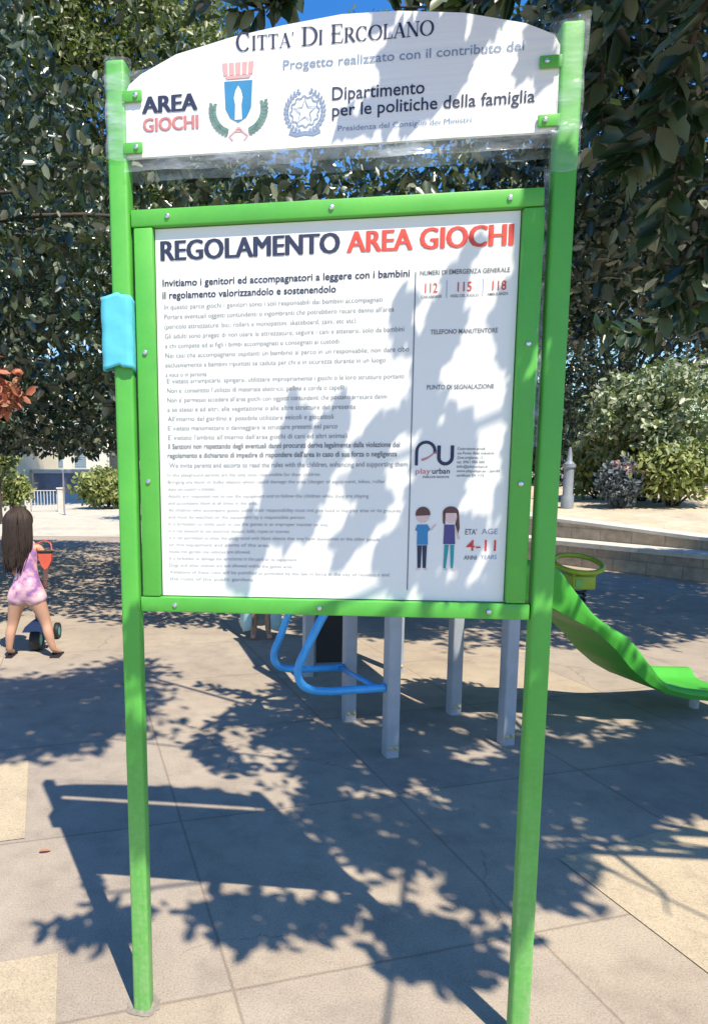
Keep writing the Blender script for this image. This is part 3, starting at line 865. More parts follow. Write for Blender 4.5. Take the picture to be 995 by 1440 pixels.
for x_, y_, h_, lab in ((-40, 95, 11, 'broad dark tree on the far skyline behind the cream house'), (-12, 100, 12, 'round far tree rising behind the pale building'), (10, 90, 12, 'far tree on the skyline behind the middle of the board'), (34, 95, 13, 'far tree on the skyline behind the terrace')):
    Cf = crown_blobs([(x_, y_, h_ * .55, 11, 5, h_ * .45), (x_ + 7, y_, h_ * .5, 8, 5, h_ * .4)], 1500, .6, .3, .35)
    tree('far_tree', lab, 'tree', (x_ + 2, y_, 0), (x_ + 2, y_, h_ * .5), .4, Cf, 7, .7, .55, M['leaf_pale'], nl=8)

# ================================================================== THE SIGN
sign = empty('notice_board', (SIGN_O[0], SIGN_O[1], 0), (0, 0, SIGN_YAW))
tag(sign, 'tall green notice board on two posts with white rules panel and arched header', 'sign')
PT = .0245
def post(u, lab=None):
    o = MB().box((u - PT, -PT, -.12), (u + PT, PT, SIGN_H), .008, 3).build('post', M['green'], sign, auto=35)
    return o
pL, pR = post(0), post(SIGN_W)
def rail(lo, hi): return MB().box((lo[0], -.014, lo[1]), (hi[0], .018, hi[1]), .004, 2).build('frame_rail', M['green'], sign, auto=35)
rT = rail((PT + .002, 2.146), (1.004, 2.187)); rB = rail((PT + .002, 1.1755), (SIGN_W - PT - .002, 1.2155))
rL = rail((.033, 1.2175), (.081, 2.144)); rR = rail((.959, 1.2175), (1.007, 2.144))
def bolt(parent, u, z, y=-.014, r=.0065):
    mb = MB()
    prof = [(r, 0), (r, .002), (r * .85, .0042), (r * .4, .0056)]
    n = 12; b = len(mb.v)
    mb.lathe(prof, (0, 0, 0), n)
    mb.v = [(u + x, y - zz, z + yy) for x, yy, zz in mb.v]
    return mb.build('bolt', M['steel'], parent, auto=40)
for u, z in ((.1197, 2.167), (.5196, 2.166), (.9274, 2.166)): bolt(rT, u, z)
for u, z in ((.0555, 1.844), (.056, 1.52)): bolt(rL, u, z)
for u, z in ((.983, 1.840), (.981, 1.512)): bolt(rR, u, z)
for u, z in ((.9194, 1.195), (.5, 1.195), (.12, 1.195)): bolt(rB, u, z)
YP = .003
panel = MB().box((.0835, YP, 1.2180), (.9565, .012, 2.1435)).build('panel', M['board'], sign)

# lettering
_font = None
_cache = {}
def raw_text(s, bold):
    key = (s, round(bold, 4))
    if key in _cache: return _cache[key]
    cu = bpy.data.curves.new('lettering', 'FONT')
    cu.body = s; cu.size = 1; cu.resolution_u = 3; cu.fill_mode = 'FRONT' if hasattr(cu, 'fill_mode') else cu.fill_mode
    cu.offset = bold
    ob = bpy.data.objects.new('lettering', cu); COL.objects.link(ob)
    dg = bpy.context.evaluated_depsgraph_get()
    me = ob.evaluated_get(dg).to_mesh()
    v = np.array([q.co[:] for q in me.vertices]); f = [tuple(q.vertices) for q in me.polygons]
    ob.evaluated_get(dg).to_mesh_clear()
    bpy.data.objects.remove(ob); bpy.data.curves.remove(cu)
    _cache[key] = (v, f)
    return v, f
_cap = raw_text('H', 0)[0][:, 1].max()
def bold_put(mb, s, u0, u1, z, cap, bold=0., y=None, d=.0009):
    y = YP - .0012 if y is None else y
    for i in range(-3, 4): put(mb, s, u0 + i * d, u1 + i * d, z + (.0004 if i % 2 else 0), cap, bold, y - .0001 * (i + 3))
    return mb
def put(mb, s, u0, u1, z, cap, bold=0., y=None, wob=0):
    """write s from u0 to u1 on the baseline z with capitals cap high"""
    y = YP - .0012 if y is None else y
    v, f = raw_text(s, bold)
    if not len(v): return mb
    k = cap / _cap
    x = v[:, 0]; sx = (u1 - u0) / (x.max() - x.min()) if u1 is not None else k
    X_ = u0 + (x - x.min()) * sx
    return mb.add(np.column_stack([X_, np.full(len(v), y), z + v[:, 1] * k]), f)
TXT = {}
hd = bold_put(MB(), 'REGOLAMENTO', .099, .5385, 2.068, .046); hd.build('heading', M['navy'], panel, fixn=False)
bold_put(MB(), 'AREA GIOCHI', .559, .940, 2.0675, .047).build('heading', M['red'], panel, fixn=False)
bt = MB()
put(bt, 'Invitiamo i genitori ed accompagnatori a leggere con i bambini', .1005, .7073, 2.0065, .0165, .016)
put(bt, 'il regolamento valorizzandolo e sostenendolo', .0995, .5325, 1.977, .0165, .016)
bt.build('printed_text', M['navy'], panel, fixn=False); bt = MB()
L8 = [('In questo parco giochi i genitori sono i soli responsabili dei bambini accompagnati.', .648),
 ('Portare eventuali oggetti contundenti o ingombranti che potrebbero recare danno all\'area', .672),
 ('(pericolo attrezzature: bici, rollers e monopattini, skateboard, zaini, etc etc).', .585),
 ('Gli adulti sono pregati di non usare le attrezzature, seguire i cani e attenersi, solo da bambini', .697),
 ('a chi compete ed ai figli i bimbi accompagnati e consegnati ai custodi.', .545),
 ('Nei casi che accompagnano ospitanti un bambino al parco in un responsabile, non dare cibo', .71),
 ('esclusivamente a bambini ripuntati se caduta per chi e in sicurezza durante in un luogo', .655),
 ('a voce o in persona.', .212)]
for i, (s_, u1) in enumerate(L8): put(bt, s_, .1035, u1, 1.951 - i * .0237, .0118)
L9 = [('E\' vietato arrampicarsi, spingersi, utilizzare impropriamente i giochi o le loro strutture portanti', .70),
 ('Non e\' consentito l\'utilizzo di materiale elettrico, palline a corda o capelli', .555),
 ('Non e\' permesso accedere all\'area giochi con oggetti contundenti che possano arrecare danni', .66),
 ('a se stessi e ad altri, alla vegetazione o alle altre strutture del presente', .585),
 ('All\'interno del giardino e\' possibile utilizzare veicoli e giocattoli', .53),
 ('E\' vietato manomettere o danneggiare le strutture presenti nel parco', .54),
 ('E\' vietato l\'ambito all\'interno dell\'area giochi di cani ed altri animali', .565)]
for i, (s_, u1) in enumerate(L9): put(bt, s_, .1065, u1, 1.769 - i * .0237, .0118)
bt.build('printed_text', M['midink'], panel, fixn=False); bt = MB()
put(bt, 'Il Sanzioni non rispettando degli eventuali danni procurati deriva legalmente dalla violazione del', .1065, .694, 1.6035, .0128, .014)
put(bt, 'regolamento e dichiarano di impedire di rispondere dell\'area in caso di sua forza o negligenza', .1045, .6875, 1.5805, .0128, .014)
bt.build('printed_text', M['ink'], panel, fixn=False); bt = MB()
put(bt, 'We invite parents and escorts to read the rules with the children, enhancing and supporting them', .1085, .714, 1.5555, .0118, .012)
ENG = [('In this playground parents are the only ones responsible for their children.', .50), ('Bringing any blunt or bulky objects which could damage the area (danger of equipment, bikes, roller', .66), ('skates and scooters) is forbidden.', .23),
 ('Adults are requested not to use the equipment and to follow the children while they are playing', .62), ('and accompany them at all times in the area.', .34),
 ('All children who accompany guests under their responsibility must not give food in the play area or its grounds', .70), ('and must be watched on the equipment by a responsible person', .46), ('It is forbidden to climb, push or use the games in an improper manner or way', .52),
 ('It is not allowed to use electrical devices, balls, ropes or scarves', .42), ('It is not permitted to enter the playground with blunt objects that may harm themselves or the other people', .65), ('or the equipment and plants of the area.', .37),
 ('Inside the garden toy vehicles are allowed.', .32), ('It is forbidden to damage the structures in the park or its equipment', .44), ('Dogs and other animals are not allowed within the games area.', .43), ('Violations of these rules will be punished as provided by the law in force in the city of residence and', .675), ('the rules of the public gardens.', .33)]
for i, (s_, u1) in enumerate(ENG): put(bt, s_, .1035, u1, 1.5325 - i * .0182, .0086)
bt.build('printed_text', M['paleink'], panel, fixn=False)
MB().box((.7197, YP - .0012, 1.2437), (.7222, YP - .0002, 2.016)).build('column_rule', M['ink'], panel)
rt = MB()
put(rt, 'NUMERI DI EMERGENZA GENERALE', .7315, .938, 2.008, .0105, .014)
rt.build('printed_text', M['ink'], panel, fixn=False); rt = MB()
put(rt, 'TELEFONO MANUTENTORE', .7594, .9161, 1.871, .0105, .014)
rt.build('printed_text', M['ink'], panel, fixn=False); rt = MB()
put(rt, 'PUNTO DI SEGNALAZIONE', .7549, .9133, 1.741, .0105, .014)
rt.build('printed_text', M['ink'], panel, fixn=False); rt = MB()
put(rt, 'CARABINIERI', .735, .783, 1.955, .0065, .01); put(rt, 'VIGILI DEL FUOCO', .803, .868, 1.955, .0065, .01); put(rt, 'AMBULANZA', .888, .936, 1.956, .0065, .01)
rt.build('printed_text', M['ink'], panel, fixn=False); rt = MB()
put(rt, 'ETA\'', .8585, .886, 1.3865, .0135, .014)
put(rt, 'ANNI', .8575, .888, 1.3235, .0105, .014)
for i, (s_, u1) in enumerate((('Costruzione arredi', .886), ('via Ponte delle industrie', .908), ('Zona artigianale, 12', .882), ('tel. 0961 000 000', .886), ('info@playurban.it', .894), ('www.playurban.eu - parchi', .922), ('certificato EN 1176', .886))):
    put(rt, s_, .8325, u1 + .012, 1.5945 - i * .0108, .0066, .006)
rt.build('printed_text', M['ink'], panel, fixn=False)
for s_, a, b in (('112', .7437, .773), ('115', .8194, .852), ('118', .899, .931)): put(MB(), s_, a, b, 1.968, .021, .012).build('emergency_number', M['red'], panel, fixn=False)
lt = MB(); put(lt, 'AGE', .898, .936, 1.388, .0135); put(lt, 'YEARS', .898, .936, 1.3255, .0105)
lt.box((.7940, YP - .0012, 1.955), (.7950, YP - .0002, 1.995)); lt.box((.8775, YP - .0012, 1.955), (.8785, YP - .0002, 1.995))
lt.build('printed_text', M['greyblue'], panel, fixn=False)
put(MB(), '4-11', .8619, .9334, 1.346, .027, .006).build('age_range', M['red'], panel, fixn=False)

# maker's mark: arched p, red swirl, u
YL = YP - .0013
lg = MB()
arcP = [(.735, 1.5575)] + [(.735, 1.589)] + [(.757 + .022 * math.cos(a), 1.592 + .0225 * math.sin(a)) for a in np.linspace(math.pi, -.25, 12)]
lg.stroke(arcP, .0075, YL)
arcU = [(.7885, 1.606), (.7885, 1.578)] + [(.8045 + .016 * math.cos(a), 1.577 + .016 * math.sin(a)) for a in np.linspace(math.pi, 2 * math.pi, 10)] + [(.8205, 1.606)]
lg.stroke(arcU, .0085, YL)
put(lg, 'urban', .7735, .8160, 1.5372, .013, .01); put(lg, 'PARCHI GIOCHI', .752, .8140, 1.5265, .005, .01)
logo = lg.build('logo', M['navy'], panel, fixn=False)
sw = MB().stroke([(.745 + .034 * (1 - k) + .002, 1.571 + .020 * (1 - k) ** 1.6) for k in np.linspace(0, 1, 8)], list(np.linspace(.002, .006, 8)), YL - .0003)
put(sw, 'play', .7335, .770, 1.5372, .013, .004); sw.build('logo_swirl', M['pinkink'], logo, fixn=False)

# the two printed children
def disc(c, rx, rz, n=18, a0=0, a1=2 * math.pi): return [(c[0] + rx * math.cos(a), c[1] + rz * math.sin(a)) for a in np.linspace(a0, a1, n, endpoint=a1 - a0 < 6)]
def figure(name, cx, girl):
    k = MB().poly(disc((cx, 1.433), .0165, .018), YL)
    if not girl: k.poly([(cx + .018, 1.398), (cx + .021, 1.395), (cx + .034, 1.411), (cx + .031, 1.413)], YL)
    if girl: k.poly([(cx + .010, 1.402), (cx + .016, 1.402), (cx + .024, 1.375), (cx + .019, 1.374)], YL)
    k.poly([(cx - .010, 1.300), (cx - .004, 1.300), (cx - .004, 1.296), (cx - .014, 1.296)], YL).poly([(cx + .006, 1.300), (cx + .012, 1.300), (cx + .016, 1.296), (cx + .006, 1.296)], YL)
    f = k.build(name, M['skinink'], panel, fixn=False)
    h_ = MB()
    if girl:
        h_.poly(disc((cx, 1.440), .0195, .0165, 14, 0, math.pi), YL - .0004)
        h_.poly([(cx + .0125, 1.444), (cx + .0195, 1.441), (cx + .0225, 1.402), (cx + .019, 1.388), (cx + .0115, 1.412), (cx + .0155, 1.430)], YL - .0004)
        h_.poly([(cx - .0125, 1.444), (cx - .0195, 1.441), (cx - .0185, 1.415), (cx - .013, 1.410)], YL - .0004)
    else:
        h_.poly(disc((cx, 1.437), .018, .0185, 14, -.15, math.pi + .25), YL - .0004)
    h_.build('hair', M['brownink'], f, fixn=False)
    if girl:
        MB().poly([(cx - .015, 1.411), (cx + .010, 1.411), (cx + .013, 1.362), (cx - .016, 1.362)], YL - .0002).build('shirt', M['violetink'], f, fixn=False)
        MB().poly([(cx - .013, 1.3605), (cx - .002, 1.3605), (cx - .008, 1.301), (cx - .014, 1.301)], YL - .0002).poly([(cx + .001, 1.3605), (cx + .011, 1.3605), (cx + .010, 1.301), (cx + .004, 1.301)], YL - .0002).build('trousers', M['tealink'], f, fixn=False)
    else:
        MB().poly([(cx - .013, 1.411), (cx + .012, 1.411), (cx + .019, 1.399), (cx + .013, 1.392), (cx + .014, 1.360), (cx - .013, 1.360), (cx - .013, 1.394), (cx - .018, 1.397)], YL - .0002).build('shirt', M['crestblue'], f, fixn=False)
        MB().poly([(cx - .012, 1.3585), (cx - .0005, 1.3585), (cx - .002, 1.301), (cx - .010, 1.301)], YL - .0002).poly([(cx + .0005, 1.3585), (cx + .012, 1.3585), (cx + .011, 1.301), (cx + .003, 1.301)], YL - .0002).build('trousers', M['navy'], f, fixn=False)
figure('printed_boy', .7545, False); figure('printed_girl', .822, True)

# header plate, arched top
top = [(.020, 2.303), (1.020, 2.301), (1.0185, 2.478), (1.006, 2.500), (.981, 2.512), (.942, 2.529), (.809, 2.561), (.667, 2.577), (.538, 2.5805), (.406, 2.5685), (.288, 2.5535), (.150, 2.526), (.062, 2.488), (.034, 2.468), (.0225, 2.446)]
YH = -.020
head = MB().prism(top, YH, YH + .010).build('header_plate', M['header'], sign)
YT = YH - .0013
hk = MB()
def serif(mb, s, u0, u1, z, big, small):
    """roman capitals with thick and thin strokes; first letter of each word larger"""
    th, tn = .17, .055
    Wd = {'C': .86, 'I': .36, 'T': .78, 'A': .88, 'D': .94, 'E': .74, 'R': .84, 'O': .98, 'L': .70, 'N': .94, "'": .2, ' ': .42}
    seq = []; x = 0; first = True
    for ch in s:
        hgt = big if first and ch != ' ' else small
        first = ch == ' '
        seq.append((ch, x, hgt)); x += Wd[ch] * hgt + .07 * small
    k = (u1 - u0) / x
    for ch, x0, hh in seq:
        wc = Wd[ch] * hh * k; X0 = u0 + x0 * k; H = hh
        T = lambda a, b: (X0 + a * wc, z + b * H)
        def st(pts, w_): mb.stroke([T(*q) for q in pts], [q * H for q in w_] if hasattr(w_, '__len__') else w_ * H, YT)
        def sf(a, b, l=.26): st([(a - l, b), (a + l, b)], .05)
        if ch == 'I': st([(.5, 0), (.5, 1)], th); sf(.5, .02, .42); sf(.5, .98, .42)
        elif ch == 'T': st([(.5, 0), (.5, 1)], th); sf(.5, .02); st([(.03, .965), (.97, .965)], .07); st([(.05, .97), (.05, .76)], [.06, .03]); st([(.95, .97), (.95, .76)], [.06, .03])
        elif ch == 'L': st([(.25, 0), (.25, 1)], th); sf(.25, .98, .22); st([(.02, .03), (.95, .03)], .06); st([(.94, .03), (.97, .28)], [.08, .03])
        elif ch == 'E':
            st([(.25, 0), (.25, 1)], th)
            for zz, r_ in ((.03, .93), (.52, .72), (.97, .88)): st([(.04, zz), (r_, zz)], .055)
            st([(.92, .03), (.96, .27)], [.08, .03]); st([(.87, .97), (.89, .76)], [.08, .03]); st([(.72, .64), (.72, .40)], .035)
        elif ch == 'A': st([(.12, 0), (.52, 1)], tn); st([(.50, 1), (.88, 0)], th); st([(.26, .33), (.74, .33)], .05); sf(.12, .02, .14); sf(.88, .02, .16)
        elif ch == 'N': st([(.16, 0), (.16, 1)], tn); st([(.86, 0), (.86, 1)], tn); st([(.14, 1), (.86, 0)], th); sf(.16, .02, .16); sf(.86, .98, .16); sf(.1, .98, .1)
        elif ch == "'": mb.stroke([T(.5, 1.02), T(.4, .72)], [.11 * H, .03 * H], YT)
        elif ch in 'OC':
            a = np.linspace(0, 2 * math.pi, 28, endpoint=False) if ch == 'O' else np.linspace(.75, 2 * math.pi - .75, 24)
            pts = [(.5 + .44 * math.cos(q), .5 + .49 * math.sin(q)) for q in a]
            ws = [(tn + (th - tn) * abs(math.cos(q)) ** 1.3) * H for q in a]
            mb.stroke([T(*q) for q in pts], ws, YT, close=ch == 'O')
            if ch == 'C': st([(.83, .99), (.85, .68)], [.03, .07]); st([(.85, .16), (.80, .12)], .05)
        elif ch == 'D':
            st([(.2, 0), (.2, 1)], th); sf(.12, .02, .14); sf(.12, .98, .14)
            a = np.linspace(math.pi / 2, -math.pi / 2, 16); pts = [(.2, .97)] + [(.45 + .48 * math.cos(q), .5 + .47 * math.sin(q)) for q in a] + [(.2, .03)]
            mb.stroke([T(*q) for q in pts], [tn * H] + [(tn + (th - tn) * max(0, math.cos(q)) ** 1.3) * H for q in a] + [tn * H], YT)
        elif ch == 'R':
            st([(.2, 0), (.2, 1)], th); sf(.2, .02, .2); sf(.12, .98, .14)
            a = np.linspace(math.pi / 2, -math.pi / 2, 14); pts = [(.2, .97)] + [(.42 + .30 * math.cos(q), .735 + .235 * math.sin(q)) for q in a] + [(.2, .5)]
            mb.stroke([T(*q) for q in pts], [tn * H] + [(tn + (th - tn) * max(0, math.cos(q)) ** 1.3) * H for q in a] + [tn * H], YT)
            st([(.45, .5), (.90, 0)], th); sf(.92, .02, .1)
serif(hk, "CITTA' DI ERCOLANO", .295, .746, 2.520, .040, .031)
hk.build('lettering', M['navy'], head, fixn=False)
hg = MB()
put(hg, 'Progetto realizzato con il contributo del', .4044, .9415, 2.4735, .0195, .006, YT)
hg.build('lettering', M['greyblue'], head, fixn=False); hg = MB()
put(hg, 'Presidenza del Consiglio dei Ministri', .5327, .8335, 2.3315, .0115, 0, YT)
hg.build('lettering', M['greyblue'], head, fixn=False)
hg = MB()
put(hg, 'Dipartimento', .5186, .7274, 2.3995, .0275, .008, YT)
put(hg, 'per le politiche della famiglia', .519, .9699, 2.3645, .0265, .008, YT)
hg.build('lettering', M['navy'], head, fixn=False); hg = MB()
bold_put(hg, 'AREA', .0665, .1985, 2.4005, .0365, 0., YT)
hg.build('lettering', M['navy'], head, fixn=False)
bold_put(MB(), 'GIOCHI', .067, .2009, 2.3595, .0295, 0., YT, .0006).build('lettering', M['pinkink'], head, fixn=False)
# town crest: mural crown, shield with a robed figure, laurel and oak
cr = MB().poly([(.2655, 2.4575), (.3320, 2.4565), (.3290, 2.398), (.318, 2.377), (.2985, 2.366), (.279, 2.377), (.2680, 2.398)], YT)
crest = cr.build('crest', M['crestblue'], head, fixn=False)
MB().poly([(.290, 2.372), (.307, 2.372), (.306, 2.405), (.309, 2.420), (.305, 2.436), (.2985, 2.446), (.292, 2.436), (.288, 2.420), (.291, 2.405)], YT - .0005).build('crest_figure', M['whiteink'], crest, fixn=False)
cw = MB()
for i in range(5):
    x = .2715 + i * .0135 + (i - 2) * .0012
    cw.poly([(x - .005, 2.470), (x + .005, 2.470), (x + .006 + (i - 2) * .001, 2.497), (x - .006 + (i - 2) * .001, 2.497)], YT)
cw.poly([(.272, 2.462), (.325, 2.462), (.330, 2.469), (.267, 2.469)], YT)
cw.poly([(.290, 2.345), (.307, 2.345), (.303, 2.356), (.294, 2.356)], YT)
cw.stroke([(.285, 2.327), (.276, 2.336), (.294, 2.350), (.3025, 2.350), (.321, 2.336), (.312, 2.327)], .004, YT)
cw.build('crest_crown', M['crown_ink'], crest, fixn=False)
lv = MB()
for sgn in (-1, 1):
    arc = [(.2985 + sgn * (.012 + .050 * math.sin(k)), 2.395 - .052 * math.cos(k)) for k in np.linspace(.25, 1.75, 11)]
    lv.stroke(arc, .002, YT)
    for i, (x, zz) in enumerate(arc):
        for d in (-1, 1):
            a = (.25 + .15 * i) + d * .9
            dx, dz = sgn * math.cos(a) * .0125, math.sin(a) * .0125
            lv.poly([(x, zz), (x + dx * .5 - dz * .35, zz + dz * .5 + dx * .35), (x + dx, zz + dz), (x + dx * .5 + dz * .35, zz + dz * .5 - dx * .35)], YT - .0002 * (1 + (i % 2)))
lv.build('crest_branches', M['crestgreen'], crest, fixn=False)
# state emblem: star in a cog ring with branches
em = MB(); ec = (.4555, 2.3795)
star = []
for i in range(10):
    a = math.pi / 2 + i * math.pi / 5; r_ = .027 if i % 2 == 0 else .0115
    star.append((ec[0] + r_ * math.cos(a), ec[1] + r_ * math.sin(a)))
em.stroke(star, .0028, YT, close=True)
ring = []
for i in range(48):
    a = 2 * math.pi * i / 48; r_ = .034 if (i // 2) % 2 == 0 else .030
    ring.append((ec[0] + r_ * math.cos(a), ec[1] + r_ * math.sin(a)))
em.stroke(ring, .0030, YT, close=True)
for sgn in (-1, 1):
    arc = [(ec[0] + sgn * .043 * math.sin(k), ec[1] - .045 * math.cos(k)) for k in np.linspace(.2, 2.7, 13)]
    for i, (x, zz) in enumerate(arc):
        a = .2 + i * .2
        for d in (-.6, .6):
            dx, dz = sgn * math.cos(a + d) * .011, math.sin(a + d) * .011
            em.poly([(x, zz), (x + dx * .5 - dz * .28, zz + dz * .5 + dx * .28), (x + dx, zz + dz), (x + dx * .5 + dz * .28, zz + dz * .5 - dx * .28)], YT - .0002 * (1 + i % 2))
em.stroke([(ec[0] - .036, 2.336), (ec[0] - .02, 2.330), (ec[0], 2.333), (ec[0] + .02, 2.330), (ec[0] + .036, 2.336)], .009, YT)
em.build('state_emblem', M['greyblue'], head, fixn=False)
for u, z, s_ in ((.042, 2.4385, 1), (.041, 2.3225, 1), (.999, 2.4430, -1), (1.001, 2.3215, -1)):
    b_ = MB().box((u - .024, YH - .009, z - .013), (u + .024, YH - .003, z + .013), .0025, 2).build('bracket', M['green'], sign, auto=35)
    bolt(b_, u + .009 * s_, z, YH - .009, .006)

# protective plastic film still wrapped round the header and the post tops
def film_tube(u, z0, z1, r, nz=26, na=22, seed=0, flare=0., sqp=.75, jit=.0025):
    g = np.random.default_rng(seed); mb = MB()
    for i in range(nz):
        z = z0 + (z1 - z0) * i / (nz - 1)
        for k in range(na):
            a = 2 * math.pi * k / na
            sq = 1 / max(abs(math.cos(a)), abs(math.sin(a))) ** sqp
            rr = r * sq * (1 + (.05 if sqp < .9 else .018) * math.sin(3 * a + i * .7 + seed)) + g.uniform(0, jit) + flare * (i / nz) ** 4
            mb.add([(u + rr * math.cos(a), rr * math.sin(a), z + .006 * math.sin(2 * a + seed))], [])
    mb.f = [(i * na + k, i * na + (k + 1) % na, (i + 1) * na + (k + 1) % na, (i + 1) * na + k) for i in range(nz - 1) for k in range(na)]
    return mb
film_tube(0, 2.300, 2.532, PT + .004, seed=1).build('plastic_film', M['film'], sign, smooth=True, fixn=False)
film_tube(SIGN_W, 2.215, 2.535, PT + .0045, seed=2, flare=.012).build('plastic_film', M['film'], sign, smooth=True, fixn=False)
def film_sheet(path_top, path_bot, y0, nu, nv, amp, seed):
    g = np.random.default_rng(seed); mb = MB()
    for i in range(nu):
        t_ = i / (nu - 1)
        for j in range(nv):
            s_ = j / (nv - 1)
            x = path_bot[0] + (path_bot[1] - path_bot[0]) * t_
            zt = np.interp(x, path_top[0], path_top[1]); zb = np.interp(x, path_bot[:2], path_bot[2:4])
            mb.add([(x, y0 + amp * math.sin(9 * t_ + 5 * s_ + seed) + g.normal() * amp * .35, zb + (zt - zb) * s_ + amp * .5 * math.sin(31 * t_ + seed))], [])
    mb.f = [(i * nv + j, (i + 1) * nv + j, (i + 1) * nv + j + 1, i * nv + j + 1) for i in range(nu - 1) for j in range(nv - 1)]
    return mb
film_sheet(([0, .15, .25, .45, .75, .95, 1.05], [2.528, 2.538, 2.552, 2.576, 2.574, 2.540, 2.528]), (0.0, SIGN_W, 2.268, 2.262), .034, 50, 12, .003, 3).build('plastic_film', M['film'], sign, smooth=True, fixn=False)
film_sheet(([0, 1.05], [2.300, 2.298]), (0.02, SIGN_W - .02, 2.266, 2.262), -.033, 60, 5, .003, 5).build('plastic_film', M['film'], sign, smooth=True, fixn=False)
# loose strip hanging beside the right post
film_sheet(([.9, 1.02], [2.225, 2.225]), (1.000, 1.014, 1.60, 1.60), -.012, 5, 34, .004, 8).build('plastic_film', M['film'], sign, smooth=True, fixn=False)
mb = film_tube(-.0085, 1.806, 1.981, PT + .0105, nz=22, na=32, seed=4, sqp=.96, jit=.0012)
mb.v = [(x - .002, y, z - (.006 if x > 0 else 0)) for x, y, z in mb.v]
sl = mb.build('sleeve', M['cyan'], sign, smooth=True, fixn=False); sl['label'] = 'cyan foam sleeve wrapped round the left post'
sol = sl.modifiers.new('thick', 'SOLIDIFY'); sol.thickness = .004; sol.offset = 1
for u in (0, SIGN_W):
    g = np.random.default_rng(int(u * 9) + 2); mb = MB()
    rr = [.042 + .012 * g.random() for _ in range(26)]
    mb.add([(u + r_ * math.cos(2 * math.pi * k / 26), r_ * math.sin(2 * math.pi * k / 26), .0028) for k, r_ in enumerate(rr)], [tuple(range(26))])
    mb.build('mortar_collar', M['tufa_plain'], sign, fixn=False)

# ================================================================== PLAY TOWER
A, B = np.array([.769, 3.576]), np.array([1.457, 3.735])
C_, D_ = np.array([.622, 4.117]), np.array([1.305, 4.221])
E_, F_ = np.array([1.141, 5.125]), np.array([.450, 5.045])
tower = empty('play_tower', (A[0], A[1], 0)); tag(tower, 'toddler play tower on grey posts with green wave slide behind the sign', 'play tower')
to = np.array([A[0], A[1], 0.])
tang = math.atan2(B[1] - A[1], B[0] - A[0])
Rz = Matrix.Rotation(tang, 4, 'Z')
def tl(p, z=0.): return np.array([p[0] - to[0], p[1] - to[1], z])
PW = .037
for p_, z1 in ((A, 1.10), (B, .99), (C_, 2.0), (D_, 2.0), (E_, 2.0), (F_, 2.0)):
    Mx = Matrix.Translation(tl(p_)) @ Rz
    po = MB().box((-PW, -PW, -.05), (PW, PW, z1), .010, 3, M=Mx).build('post', M['grey_post'], tower, auto=35)
    if z1 < 1.5: MB().box((-PW - .004, -PW - .004, z1 + .001), (PW + .004, PW + .004, z1 + .045), .014, 3, M=Mx).build('post_cap', M['lime'], po, auto=35)
    cb = MB()
    for sx in (-1, 1):
        cb.ball(Mx @ Vector((sx * .018, -PW - .002, .055)), (.012, .008, .012), 10, 8)
    cb.build('bolt', M['brass'], po, smooth=True)
def quadbox(pts, z0, z1):
    mb = MB(); n = len(pts)
    vs = [tl(p, z0) for p in pts] + [tl(p, z1) for p in pts]
    return mb.add(vs, [tuple(range(n))[::-1], tuple(range(n, 2 * n))] + [(i, (i + 1) % n, n + (i + 1) % n, n + i) for i in range(n)])
def ins(p, q, d): 
    v = q - p; return p + v / np.linalg.norm(v) * d
cen = (A + B + C_ + D_ + E_ + F_) / 6
deck = [ins(p, cen, .055) for p in (A, B, D_, E_, F_, C_)]
quadbox(deck, .845, .885).build('deck', M['black'], tower)
def guard(p, q, z0, z1, mat, name='guard_panel', th=.016):
    v = (q - p) / np.linalg.norm(q - p); nn = np.array([-v[1], v[0]]) * th / 2
    a, b = p + v * .042, q - v * .042
    return quadbox([a - nn, b - nn, b + nn, a + nn], z0, z1).build(name, M[mat], tower)
guard(C_, F_, .93, 1.5, 'blue_panel'); guard(D_, E_, .93, 1.5, 'green_slide'); guard(A, B, .92, 1.08, 'blue_panel')
bp = guard(ins(F_, E_, .02), ins(F_, E_, .32), .10, .84, 'black', 'climbing_board', .03); bp['label'] = 'black climbing board on the rear corner'
# gabled roof over the rear bay
rc = [C_, D_, E_, F_]
m0, m1 = (C_ + D_) / 2, (F_ + E_) / 2
rf = MB(); zt, ze = 2.42, 1.98
Cc, Dc, Ec, Fc = [tl(p, ze) for p in rc]; M0, M1 = tl(m0, zt), tl(m1, zt)
for quad in ((Cc, M0, M1, Fc), (Dc, Ec, M1, M0)):
    q = [Vector(x) for x in quad]; n_ = (q[1] - q[0]).cross(q[2] - q[0]).normalized() * .02
    if n_.z < 0: n_ = -n_
    vs = [x for x in q] + [x + n_ for x in q]
    rf.add(vs, [(3, 2, 1, 0), (4, 5, 6, 7)] + [(i, (i + 1) % 4, 4 + (i + 1) % 4, 4 + i) for i in range(4)])
rf.build('roof', M['blue_panel'], tower)

